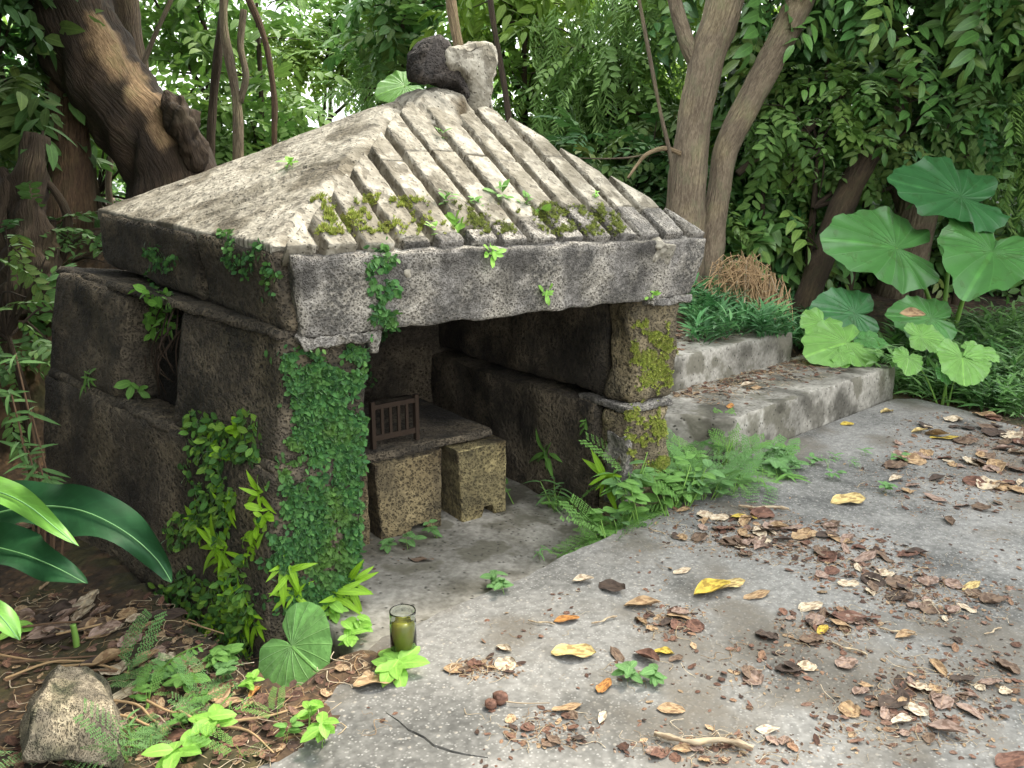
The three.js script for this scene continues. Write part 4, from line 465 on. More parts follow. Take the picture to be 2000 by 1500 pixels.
// ---------------------------------------------------------------- rock
{ const c = [at(30, 1490, 2.0), at(248, 1500, 2.03), at(262, 1420, 2.4), at(40, 1420, 2.35), at(62, 1372, 2.06), at(222, 1392, 2.1), at(178, 1290, 2.28), at(105, 1288, 2.26)], o = V(c[0].x + 0.1, -0.03, c[0].z - 0.1); const r = new THREE.Mesh(hex(c.map(p => p.clone().sub(o).toArray()), { round: 0.025, amp: 0.02, freq: 9, cell: 0.012, tint: C(0x4e6048), tintF: 7, tintK: 0.9, off: 61 }), M.rock); r.position.copy(o); top(r, 'rock', 'angular pale coral rock with mossy patches in the lower left corner', 'rock'); }

// ---------------------------------------------------------------- creepers on the stone
settle();
const inPx = (poly, x, y) => { let c = false; for (let i = 0, j = poly.length - 1; i < poly.length; j = i++) { const [ax, ay] = poly[i], [bx, by] = poly[j]; if ((ay > y) !== (by > y) && x < (bx - ax) * (y - ay) / (by - ay) + ax) c = !c; } return c; };
function cover(name, label, cat, poly, n, geo, m, colour, { size = [0.7, 1.3], lift = 0.006, mask = () => true, list = HUTMESH, down = 0.7, tilt = 0.6 } = {}) {
  const xs = poly.map(p => p[0]), ys = poly.map(p => p[1]), x0 = Math.min(...xs), x1 = Math.max(...xs), y0 = Math.min(...ys), y1 = Math.max(...ys), ms = [], cs = []; let first = null, tries = 0;
  while (ms.length < n && tries++ < n * 8) { const x = rr(x0, x1), y = rr(y0, y1); if (!inPx(poly, x + nz(x, y, 0.04, 11) * 40, y + nz(x, y, 0.04, 17) * 40)) continue; const h = hit(x, y, list); if (!h || !mask(x, y, h)) continue; if (!first) first = h.p.clone(); const d = rdir().add(V(0, -down, 0)); const nn = h.n.clone().addScaledVector(rdir(), tilt); ms.push(frame(h.p.clone().addScaledVector(h.n, lift * R()).sub(first), d.addScaledVector(h.n, 0.45), nn, rr(...size))); cs.push(colour(x, y)); }
  if (!first) return null; const g = thing(name, label, cat, first); copies('foliage', geo, m, ms, cs, g); return g;
}
R = rng(606);
const figLeaf = leafG({ L: 0.0155, W: 0.0115, seg: 3, fold: 0.1, bend: 0.15, a: 0.45, b: 0.6 }), ovLeaf = leafG({ L: 0.036, W: 0.02, seg: 4, fold: 0.15, bend: 0.2, a: 0.6, b: 0.6 }), nz = (x, y, f, o = 0) => fbm3(x * f, y * f, o, 3);
const FIG = (x, y) => C(pick([0x558e4c, 0x629c50, 0x488244, 0x70a856, 0x669e4c])).lerp(C(0x86a844), ss(0.05, 0.3, nz(x, y, 0.012, 5)) * 0.5).multiplyScalar(rr(0.7, 1.15));
cover('creeping_fig', 'dense small leaved creeper covering the front of the left pillar', 'creeper', [[548, 690], [715, 668], [724, 800], [706, 960], [694, 1150], [600, 1190], [520, 1180], [530, 1000], [552, 900], [575, 820], [556, 740]], 10500, figLeaf, M.lfWhite, FIG, { size: [0.6, 1.7], mask: (x, y) => { const b = nz(x, y, 0.018, 2) + nz(x, y, 0.07, 8) * 0.4; if (y < 720 || x > 690 && y < 800) return b > 0.02; if (y > 905 && y < 955 && x < 650) return b > 0.1; if (x < 575) return b > -0.05 + (575 - x) * 0.006; return b > -0.16; } });
R = rng(611); cover('creeping_fig', 'sparser larger leaves along the edges of the pillar creeper', 'creeper', [[530, 680], [730, 668], [735, 800], [712, 960], [700, 1170], [600, 1210], [505, 1190], [515, 1000], [535, 900], [550, 820]], 420, ovLeaf, M.lfWhite, FIG, { size: [0.4, 0.8], lift: 0.02, mask: (x, y) => nz(x, y, 0.03, 21) > 0.0 });
cover('creeping_vine', 'small dark vine climbing the lintel above the left pillar', 'vine', [[735, 470], [765, 470], [770, 560], [775, 640], [745, 668], [715, 640], [725, 560], [712, 520]], 260, figLeaf, M.lfWhite, FIG, { size: [1, 1.9], mask: (x, y) => nz(x, y, 0.03, 4) > -0.1 });
cover('wall_plants', 'mixed small leafy plants overgrowing the lower left wall', 'creeper', [[370, 800], [500, 800], [520, 900], [480, 1000], [500, 1180], [500, 1290], [320, 1270], [310, 1160], [340, 1010], [385, 960], [360, 900]], 1500, ovLeaf, M.lfWhite, () => C(pick([0x74a844, 0x88ba4c, 0x629844, 0x9cc84e, 0x54883e])).multiplyScalar(rr(0.7, 1.15)), { mask: (x, y) => nz(x, y, 0.014, 7) > -0.02 - (y - 1000) / 3500, lift: 0.03, size: [0.5, 1.15] });
cover('wall_plants', 'small leafy sprigs on the dark stones under the left eave', 'creeper', [[285, 470], [350, 480], [350, 580], [330, 600], [285, 560]], 150, figLeaf, M.lfWhite, FIG, { size: [1, 1.7], mask: (x, y) => nz(x, y, 0.02, 9) > 0 });
cover('wall_plants', 'creeper leaves near the front end of the left eave stones', 'creeper', [[430, 450], [525, 470], [540, 560], [500, 590], [450, 520]], 260, figLeaf, M.lfWhite, FIG, { size: [0.8, 1.5], mask: (x, y) => nz(x, y, 0.02, 3) > 0 });
cover('wall_plants', 'light green leafy cluster on the ledge of the left wall', 'creeper', [[265, 575], [320, 570], [350, 620], [330, 650], [300, 655], [285, 620]], 70, ovLeaf, M.lfWhite, () => C(pick([0x8cc850, 0x74b03e])).multiplyScalar(rr(0.8, 1.1)), { lift: 0.03, size: [0.8, 1.4] });
const mossG = mergeGeometries([0, 1, 2, 3, 4].map(i => leafG({ L: 0.012, W: 0.004, seg: 2, bend: -0.2, a: 0.3, b: 0.6 }).applyMatrix4(frame(V(0, 0, 0), V(Math.cos(i * 1.26), 0.9, Math.sin(i * 1.26)), V(0, 1, 0.1), 1))));
const mossCol = () => C(pick([0x8a9838, 0xa0a84c, 0x78863a, 0x908f4c])).multiplyScalar(rr(0.7, 1.1));
const MOSS = std({ color: 0xffffff, roughness: 1 });
function mossPatch(label, poly, n, thr, o = 0, cols = mossCol) { const xs = poly.map(p => p[0]), ys = poly.map(p => p[1]), ms = [], cs = []; let first, tr = 0; while (ms.length < n && tr++ < n * 8) { const x = rr(Math.min(...xs), Math.max(...xs)), y = rr(Math.min(...ys), Math.max(...ys)); if (!inPx(poly, x + nz(x, y, 0.03, 11) * 70, y + nz(x, y, 0.03, 17) * 70) || nz(x, y, 0.022, o) + nz(x, y, 0.09, o + 3) * 0.5 + rr(-0.12, 0.12) < thr) continue; const h = hit(x, y, HUTMESH); if (!h) continue; first = first || h.p.clone(); const q = new THREE.Quaternion().setFromUnitVectors(V(0, 1, 0), h.n.clone().addScaledVector(rdir(), 0.3).normalize()); const s = rr(0.5, 1.2); ms.push(new THREE.Matrix4().compose(h.p.clone().sub(first), q, V(s, s, s))); cs.push(cols()); } if (!first) return; const g = thing('moss_patch', label, 'moss', first, 'moss on the stone'); copies('moss', mossG, MOSS, ms, cs, g); }
mossPatch('bright yellow moss on the upper stone of the right pillar', [[1238, 640], [1328, 620], [1318, 755], [1232, 770]], 1800, 0.02, 1);
mossPatch('bright yellow moss on the lower stone of the right pillar', [[1222, 785], [1305, 775], [1292, 930], [1240, 900]], 1300, 0.06, 2);
mossPatch('green moss in the left roof grooves', [[600, 395], [860, 380], [880, 450], [640, 460]], 1100, 0.06, 3);
mossPatch('olive moss along the middle of the eave', [[870, 395], [1180, 395], [1220, 460], [890, 460]], 1300, 0.1, 4, () => C(pick([0x6c7434, 0x808a3c, 0x5c6430])).multiplyScalar(rr(0.7, 1.1)));
if (0) mossPatch('olive moss on the left edge of the left pillar', [[520, 700], [560, 690], [575, 880], [530, 950]], 700, 0.03, 6, () => C(pick([0x7c8234, 0x98963c, 0x6a6c34])).multiplyScalar(rr(0.7, 1.1)));

// ---------------------------------------------------------------- rosettes rooted in the stone
const lance = leafG({ L: 0.085, W: 0.02, seg: 6, fold: 0.2, bend: 0.55, a: 0.7, b: 0.9 }), spoon = leafG({ L: 0.06, W: 0.024, seg: 6, fold: 0.15, bend: 0.3, a: 0.9, b: 0.5 });
M.lfPale = leafM(0xa6dc62, 0.4, 0.55);
function rosette(label, px, py, n, geo, s, m, { up = 0.5, group = 'bright rosettes rooted in the stone', list } = {}) { const h = hit(px, py, list); if (!h) return; const g = thing('rosette_plant', label, 'plant', h.p, group); const e = V(0.3, 1, 0.2).cross(h.n).normalize(), f = h.n.clone().cross(e); const a0 = R() * 6; n += 3; for (let i = 0; i < n; i++) { const a = a0 + i / n * 6.283 + rr(-0.6, 0.6); const d = e.clone().multiplyScalar(Math.cos(a)).addScaledVector(f, Math.sin(a)).addScaledVector(h.n, up + rr(-0.2, 0.9)); leafAt('leaf', geo, m, g, h.n.clone().multiplyScalar(0.002).add(V(rr(-0.012, 0.012), rr(-0.02, 0.02), rr(-0.004, 0.004))), d, h.n.clone().add(V(rr(-0.4, 0.4), 0.6, rr(-0.2, 0.2))), s * rr(0.45, 1.15)); } }
R = rng(707);
[['yellow green rosette at the top of the left wall creeper', 512, 962, 8, lance, 0.85], ['yellow green rosette on the pillar edge below the top one', 522, 1000, 5, spoon, 0.9], ['large lance leaved rosette low on the left wall', 440, 1072, 10, lance, 1.35], ['bright yellow rosette on the pillar corner', 556, 1112, 7, lance, 1.15], ['yellow rosette below the pillar corner one', 572, 1160, 8, lance, 0.95], ['spreading yellow rosette at the right foot of the pillar', 650, 1160, 10, lance, 1.25], ['yellow green rosette at the inner edge of the pillar foot', 684, 1140, 8, lance, 1.0], ['yellow green rosette above the heart leaf', 482, 1190, 7, lance, 1.05], ['rosette beside the lowest creeper leaves', 505, 1208, 6, lance, 0.9], ['small rosette on the upper creeper of the left wall', 472, 842, 6, spoon, 0.9], ['oval leaved rosette beside the dark hole', 440, 876, 7, spoon, 0.9], ['oval leaved sprig right of the dark hole', 420, 845, 5, spoon, 0.8]].forEach(a => rosette(...a, M.lfBright));
for (let i = 0; i < 16; i++) rosette('small yellow green shoot among the lower wall creeper', rr(375, 520), rr(930, 1250), 4, R() < 0.5 ? lance : spoon, rr(0.6, 1.0), M.lfBright, { group: 'shoots among the wall creeper', list: HUTMESH });
[['light green rosette in the middle of the eave', 898, 436, 9, spoon, 1.1], ['small rosette on the lintel face', 958, 490, 7, spoon, 0.75], ['little rosette at the bottom of the lintel', 1066, 570, 6, spoon, 0.6], ['tiny rosette at the left of the eave moss', 846, 448, 5, spoon, 0.55], ['small rosette on the right eave ribs', 1160, 384, 5, spoon, 0.5], ['tiny rosette on the right end of the lintel', 1272, 570, 5, spoon, 0.5], ['plant with two long oval leaves on the eave', 1052, 415, 4, spoon, 1.5]].forEach(a => rosette(...a, M.lfPale));
[['green tuft in a roof groove near the crack', 862, 268, 7, spoon, 0.55], ['leafy tuft high in the middle groove', 874, 390, 9, spoon, 0.8], ['dark leafy tuft in the groove left of the long leaves', 975, 380, 11, spoon, 0.85], ['leafy tuft beside the long oval leaves', 1028, 398, 8, spoon, 0.7], ['slim tuft between two ribs', 930, 395, 6, spoon, 0.6]].forEach(a => rosette(...a, M.lfWeed));
{ const h = hit(568, 328); rosette('pale wind blown sprig on the left roof slope', 568, 325, 9, spoon, 0.8, M.lfPale); }
[['sprig of round leaves left of the dark hole', 268, 755, 6, spoon, 1.3], ['dark fern tuft on the rear wall stone', 175, 738, 9, lance, 0.7]].forEach(a => rosette(...a, M.lfWeed));

// ---------------------------------------------------------------- weeds and ferns on the ground
const ovate = leafG({ L: 0.07, W: 0.038, seg: 6, fold: 0.15, bend: 0.25, a: 0.55, b: 0.7, cols: 4 }), pinna = leafG({ L: 0.012, W: 0.0055, seg: 2, bend: 0.1, a: 0.4, b: 0.4 });
const frondG = [0, 1].map(() => { const gs = []; for (let k = 0; k < 9; k++) { const t = (k + 1) / 9; for (const s of [-1, 1]) { const b = V(t * 0.16, -0.05 * t * t, 0), d = V(0.55, -0.1, s).normalize(), l = 0.055 * (1 - 0.5 * Math.abs(t - 0.45)); for (let i = 1; i <= 6; i++) for (const q of [-1, 1]) gs.push(pinna.clone().applyMatrix4(frame(b.clone().addScaledVector(d, l * i / 6), d.clone().add(V(-d.z, 0, d.x).multiplyScalar(q * 1.1)), V(rr(-0.2, 0.2), 1, rr(-0.2, 0.2)), rr(0.8, 1.1)))); } } return mergeGeometries(gs); });
const slim = leafG({ L: 0.09, W: 0.013, seg: 5, fold: 0.2, bend: 0.45, a: 0.5, b: 0.8 });
const stemG = tube([V(0, 0, 0), V(0.05, 0.01, 0), V(0.1, 0, 0)], [0.0022, 0.0012], { radial: 5, seg: 6 });
function herb(kind, px, py, h, n, s, m, label, group, name = 'weed', spot) {
  const q = spot || hit(px, py); if (!q || q.n.y < 0.3) return; const g = thing(name, label, 'weed', q.p, group);
  for (let k = 0; k < n; k++) { const a = R() * 6.283, lean = rr(0.15, 0.55), tip = V(Math.cos(a) * lean, 1, Math.sin(a) * lean).multiplyScalar(h * rr(0.6, 1.05)); const d = tip.clone(); const st = leafAt('stem', stemG, M.stem, g, V(rr(-0.01, 0.01), -0.004, rr(-0.01, 0.01)), d, V(0, 0.2, 1), d.length() / 0.1);
    if (kind === 'fern') leafAt('frond', pick(frondG), m, g, tip.clone().multiplyScalar(0.6), d.clone().setY(d.y * rr(-0.2, 0.5)).add(V(0.001, 0, 0)), V(0, 1, 0.15), s * rr(0.7, 1.15));
    else for (let i = 0; i < (kind === 'grass' ? 4 : 5); i++) { const t = i === 0 ? 1 : rr(0.45, 1), b = R() * 6.283; leafAt('leaf', kind === 'grass' ? slim : ovate, m, g, tip.clone().multiplyScalar(t), V(Math.cos(b), rr(-0.1, 0.5), Math.sin(b)), V(rr(-0.2, 0.2), 1, 0.3 + rr(-0.2, 0.2)), s * rr(0.6, 1.1)); } }
  return g;
}
R = rng(808);
herb('ovate', 780, 1312, 0.03, 2, 1.5, M.lfPale, 'low weed with oval leaves in front of the glass jar');
[[690, 1262], [655, 1205], [700, 1240]].forEach(([x, y], i) => herb('ovate', x, y, 0.05, 2, 0.9, M.lfPale, ['oval leaved weed left of the glass jar', 'small weed at the pillar foot above the heart leaf', 'weed between heart leaf and glass jar'][i]));
[[755, 1078], [800, 1072], [850, 1050], [1058, 1095], [985, 1160], [960, 1152], [1005, 985], [1230, 1330], [1280, 1340]].forEach(([x, y], i) => herb(i === 3 ? 'grass' : 'ovate', x, y, i === 6 ? 0.14 : 0.06, i === 6 ? 1 : 2, i === 6 ? 1.2 : 0.7, i === 6 ? M.lfWeed : M.lfFern, ['weed at the left of the apron by the altar block', 'weed in the middle of the apron crack', 'pale weed right of the apron weeds', 'slim tuft in the gap between apron and road', 'weed on the road edge below the apron', 'lone leaf weed at the apron edge', 'upright weed with five leaves beside the altar', 'weed sprouting through the road among dead leaves', 'small weed in the road right of its twin'][i]));
// weeds at the right pillar
const RW = 'weeds at the right pillar foot';
for (let i = 0; i < 95; i++) { const t = R(); const x = lerp(1090, 1520, t) + rr(-30, 30), y = t < 0.35 ? lerp(1010, 985, t / 0.35) + rr(-28, 12) : lerp(960, 905, (t - 0.35) / 0.65) + rr(-30, 45); const kd = pick(['fern', 'ovate', 'fern', 'grass']); herb(kd, x, y, rr(0.06, 0.17) * (t > 0.75 ? 0.6 : 1), 3, rr(0.75, 1.2), pick([M.lfFern, M.lfWeed, M.lfFern]), { fern: 'feathery ', ovate: 'oval leaved ', grass: 'slim leaved ' }[kd] + (t < 0.35 ? 'green weed in the gap between apron and right pillar' : t < 0.7 ? 'green weed growing thickly before the right pillar' : 'low green weed in front of the lower step'), RW + (t < 0.35 ? ' inside' : t < 0.7 ? '' : ' by the step')); }
for (let i = 0; i < 30; i++) { const kd = pick(['ovate', 'fern', 'ovate']), p = W(rr(0.98, 1.52), 0.6, rr(0.03, 0.13)), q = drop(p.x, p.z, 0.6), hh = rr(0.08, 0.19); if (q) herb(kd, 0, 0, hh, 3, rr(0.8, 1.2), pick([M.lfFern, M.lfWeed]), `${hh > 0.13 ? 'tall' : 'low'} ${kd === 'fern' ? 'feathery' : 'oval leaved'} weed hiding the base of the right pillar`, 'weeds hiding the pillar base', 'weed', q); }
for (let i = 0; i < 12; i++) herb(pick(['ovate', 'grass']), rr(1460, 1760), rr(890, 985), rr(0.03, 0.06), 2, 0.6, M.lfFern, 'small low weed among leaves below the concrete steps', 'low weeds below the steps');
rosette('lance leaved plant inside the right wall', 1068, 888, 8, lance, 1.3, M.lfWeed); rosette('bright lance leaved plant at the foot of the right pillar', 1185, 935, 7, lance, 1.3, M.lfBright); rosette('small sprig on the inner right wall', 1146, 828, 4, spoon, 0.7, M.lfWeed);
// lower left
[[130, 1490], [215, 1462], [60, 1480], [250, 1490], [420, 1385], [400, 1372], [385, 1420], [330, 1410], [300, 1470], [330, 1440], [250, 1330]].forEach(([x, y], i) => herb('fern', x, y, 0.05, 3, rr(0.6, 0.95), M.lfFern, ['feathery seedling in front of the pale rock', 'feathery seedling at the right foot of the rock', 'feathery seedling at the bottom left corner', 'feathery seedling right of the rock foot', 'feathery weed in the middle of the litter', 'feathery weed behind the litter weeds', 'feathery weed near the red leaf', 'feathery weed above the hollow', 'feathery weed at the bottom of the litter', 'feathery weed in the dark hollow', 'feathery weed behind the rock', 'feathery weed right of the heart leaf'][i]));
[[430, 1440], [440, 1300], [415, 1310], [365, 1350], [625, 1455], [600, 1430], [350, 1490], [30, 1240], [490, 1350]].forEach(([x, y], i) => herb('ovate', x, y, rr(0.04, 0.09), 2, rr(0.6, 1.0), pick([M.lfPale, M.lfWeed]), ['leafy seedling in the lower litter', 'pale leaf seedling below the left wall', 'pointed leaf seedling beside it', 'glossy seedling behind the rock', 'seedling at the road edge', 'seedling near the crack', 'weed at the bottom edge', 'leafy weed at the left edge', 'seedling in front of the wall creeper'][i]));
for (let i = 0; i < 26; i++) { const kd = pick(['ovate', 'fern', 'ovate', 'grass']), x = rr(250, 560), y = rr(1290, 1490); if (x > 480 && y < 1370) continue; herb(kd, x, y, rr(0.03, 0.06), 2, rr(0.4, 0.7), pick([M.lfFern, M.lfWeed]), `tiny ${{ ovate: 'oval leaved', fern: 'feathery', grass: 'slim leaved' }[kd]} seedling in the lower left litter`, 'tiny seedlings in the litter'); }
{ const f = hit(285, 1395), g = thing('young_fern', 'arching young fern frond in the lower left litter', 'fern', f.p); const pts = [V(0, 0, 0), at(300, 1330, 2.45).sub(f.p), at(340, 1285, 2.4).sub(f.p), at(395, 1258, 2.35).sub(f.p)], cv = new THREE.CatmullRomCurve3(pts); part('stalk', tube(pts, [0.005, 0.002], { radial: 6 }), M.stem, g); for (let i = 0; i < 11; i++) { const t = 0.35 + i * 0.06, p = cv.getPointAt(t), T = cv.getTangentAt(t); leafAt('leaflet', spoon, M.lfWeed, g, p, V(0.5, -0.7, 0.2).add(T.multiplyScalar(0.3)), V(0.3, 0.5, 0.8), 0.55 - 0.02 * i); } }
{ const f = hit(150, 1262), g = thing('cut_stem', 'short cut green stem standing in the litter', 'plant stem', f.p); part('stem', tube([V(0, -0.02, 0), V(0, 0.03, 0), V(-0.003, 0.075, 0)], [0.011, 0.009], { radial: 9 }), M.stem, g); }
// herbs on the left margin in the shade
[[55, 880], [75, 900], [40, 850], [20, 760], [95, 930], [60, 800], [30, 690]].forEach(([x, y], i) => { const p = at(x, y, 3.2), gy = groundH(p.x, p.z), g = thing('shade_herb', ['slim leaved herb in the shade left of the wall', 'second slim herb beside the wall', 'third slim herb at the left edge', 'upper slim herb at the left edge', 'low slim herb near the nest fern', 'tall slim herb by the stump', 'top slim herb under the stump'][i], 'herb', V(p.x, gy, p.z)); part('stem', tube([V(0, -0.02, 0), V(0.04, (p.y - gy) * 0.5, 0.02), V(0, p.y - gy, 0)], [0.006, 0.003], { radial: 6 }), M.twig, g); for (let k = 0; k < 9; k++) { const b = R() * 6.28; leafAt('leaf', slim, M.lfFern, g, V(rr(-0.01, 0.01), p.y - gy - rr(0, 0.05), 0), V(Math.cos(b), rr(-0.5, 0.5), Math.sin(b)), V(0, 0.6, 0.8), rr(0.8, 1.2)); } });
// grass: uncountable
function grass(name, label, poly, n, s, cols, base = 0) { const blade = [0, 1].map(() => { const gs = []; for (let i = 0; i < 7; i++) { const a = R() * 6.28; gs.push(slim.clone().applyMatrix4(frame(V(rr(-0.01, 0.01), i * 0.016, rr(-0.01, 0.01)), V(Math.cos(a), rr(0.5, 1.6), Math.sin(a)), V(0, 1, 0.4), rr(0.8, 1.4)))); } return mergeGeometries(gs); }); const by = [[[], []], [[], []]]; let tr = 0, got = 0; const xs = poly.map(p => p[0]), ys = poly.map(p => p[1]); while (got < n && tr++ < n * 6) { const x = rr(Math.min(...xs), Math.max(...xs)), y = rr(Math.min(...ys), Math.max(...ys)); if (!inPx(poly, x, y)) continue; const h = hit(x, y); if (!h || h.p.z < -9 || h.n.y < 0.2) continue; got++; const k = R() < 0.5 ? 0 : 1; by[k][0].push(new THREE.Matrix4().compose(h.p, new THREE.Quaternion().setFromAxisAngle(V(0, 1, 0), R() * 6.28), V(1, 1, 1).multiplyScalar(s * rr(0.6, 1.3)))); by[k][1].push(C(pick(cols)).multiplyScalar(rr(0.7, 1.2))); } const g = new THREE.Group(); top(g, name, label, 'grass', null, 'stuff'); by.forEach(([m, c], i) => m.length && copies('blades', blade[i], M.lfWhite, m, c, g)); }
grass('grass', 'lush grass on the bank right of the steps', [[1700, 700], [1780, 650], [1860, 640], [2010, 620], [2010, 826], [1890, 800], [1750, 772]], 900, 1.15, [0x78ac58, 0x8abc68, 0x649a50, 0x9cc878]);
grass('grass', 'weedy grass at the top of the steps', [[1345, 600], [1440, 570], [1560, 610], [1640, 690], [1560, 690], [1530, 662], [1440, 662], [1350, 680]], 520, 1.2, [0x6aa866, 0x82ba74, 0x5c9c5c]);
// brushwood heap
{ const c0 = at(1440, 590, 5.75), gy = groundH(c0.x, c0.z), g = thing('brushwood_heap', 'heap of dry brown brushwood behind the right roof corner', 'brushwood', V(c0.x, gy, c0.z)); const gs = [], pl = []; for (let i = 0; i < 260; i++) { const x = rr(1375, 1530), b = at(x, rr(590, 640), 5.7 + rr(-0.15, 0.2)), topy = lerp(600, 490, Math.sin(Math.PI * cl((x - 1360) / 190))), m = at(x + rr(-30, 20), topy + rr(0, 50), 5.75 + rr(-0.15, 0.2)), e = at(x + rr(-60, 30), topy + rr(20, 100), 5.7 + rr(-0.2, 0.1)); (i % 9 ? gs : pl).push(tube(localTo(g, [b, m, e]), [0.006 * rr(0.5, 1), 0.002], { radial: 4, seg: 7 })); } part('sticks', mergeGeometries(gs), M.dryTwig, g).userData.kind = 'stuff'; part('pale_sticks', mergeGeometries(pl), M.paleStick, g).userData.kind = 'stuff'; }

// ---------------------------------------------------------------- fallen leaves
settle();
R = rng(909);
const DL = []; for (let i = 0; i < 8; i++) DL.push(leafG({ L: 1, W: rr(0.34, 0.5), seg: 9, cols: 6, fold: rr(-0.1, 0.3), bend: rr(-0.2, 0.02), a: rr(0.5, 0.8), b: rr(0.6, 0.9), curl: i % 3 ? rr(0.15, 0.5) : rr(0.7, 1.2), wave: rr(0.02, 0.06), ph: i * 1.7 }));
const crumple = [0, 1, 2].map(i => { const g = leafG({ L: 1, W: 0.75, seg: 10, cols: 8, fold: 0.1, bend: -0.1, a: 0.5, b: 0.5, curl: 1.0, wave: 0.08, ph: i }); const p = g.attributes.position; for (let k = 0; k < p.count; k++) { const x = p.getX(k), y = p.getY(k), z = p.getZ(k); p.setXYZ(k, x + fbm3(x * 3 + i, y * 3, z * 3) * 0.2, Math.abs(y * 0.45 + fbm3(x * 4, y * 4 + i, z * 4) * 0.24), z + fbm3(x * 3, y * 3 + 5, z * 3 + i) * 0.2); } g.computeVertexNormals(); return g; });
const stickG = tube([V(-0.5, 0.03, 0), V(-0.1, 0.035, 0.06), V(0.2, 0.04, -0.03), V(0.5, 0.03, 0.03)], t => 0.03 + 0.008 * Math.sin(t * 17), { radial: 7, seg: 20, amp: 0.5, freq: 9 });
const fibreG = [0, 1, 2].map(i => tube([V(-0.5, 0.02, 0), V(-0.2, 0.05, 0.12 + 0.1 * i), V(0.15, 0.04, 0.05 - 0.1 * i), V(0.5, 0.02, 0.12)], [0.014, 0.008], { radial: 4, seg: 10 }));
const LIT = solids.filter(o => !HUTMESH.includes(o) && o.name !== 'support_block' && o.name !== 'slab');
const FALL = 'fallen leaves';
function fallen(px, py, size, mat, label, { geo, rot = R() * 6.283, tilt = 0.12, name = 'fallen_leaf', cat = 'leaf', group } = {}) {
  const h = hit(px, py, LIT); if (!h || h.n.y < 0.4) return; const o = new THREE.Mesh(geo || pick(DL), mat); const L = size / FOCAL * h.p.distanceTo(camera.position); o.scale.setScalar(L); o.position.copy(h.p).addScaledVector(h.n, 0.003); o.quaternion.setFromUnitVectors(V(0, 1, 0), h.n).multiply(new THREE.Quaternion().setFromEuler(new THREE.Euler(rr(-tilt, tilt), rot, rr(-tilt, tilt) * 0.4, 'YXZ'))); o.position.add(V(-0.5 * L, 0, 0).applyQuaternion(o.quaternion)); o.position.y += L * 0.03; return top(o, name, label, cat, group);
}
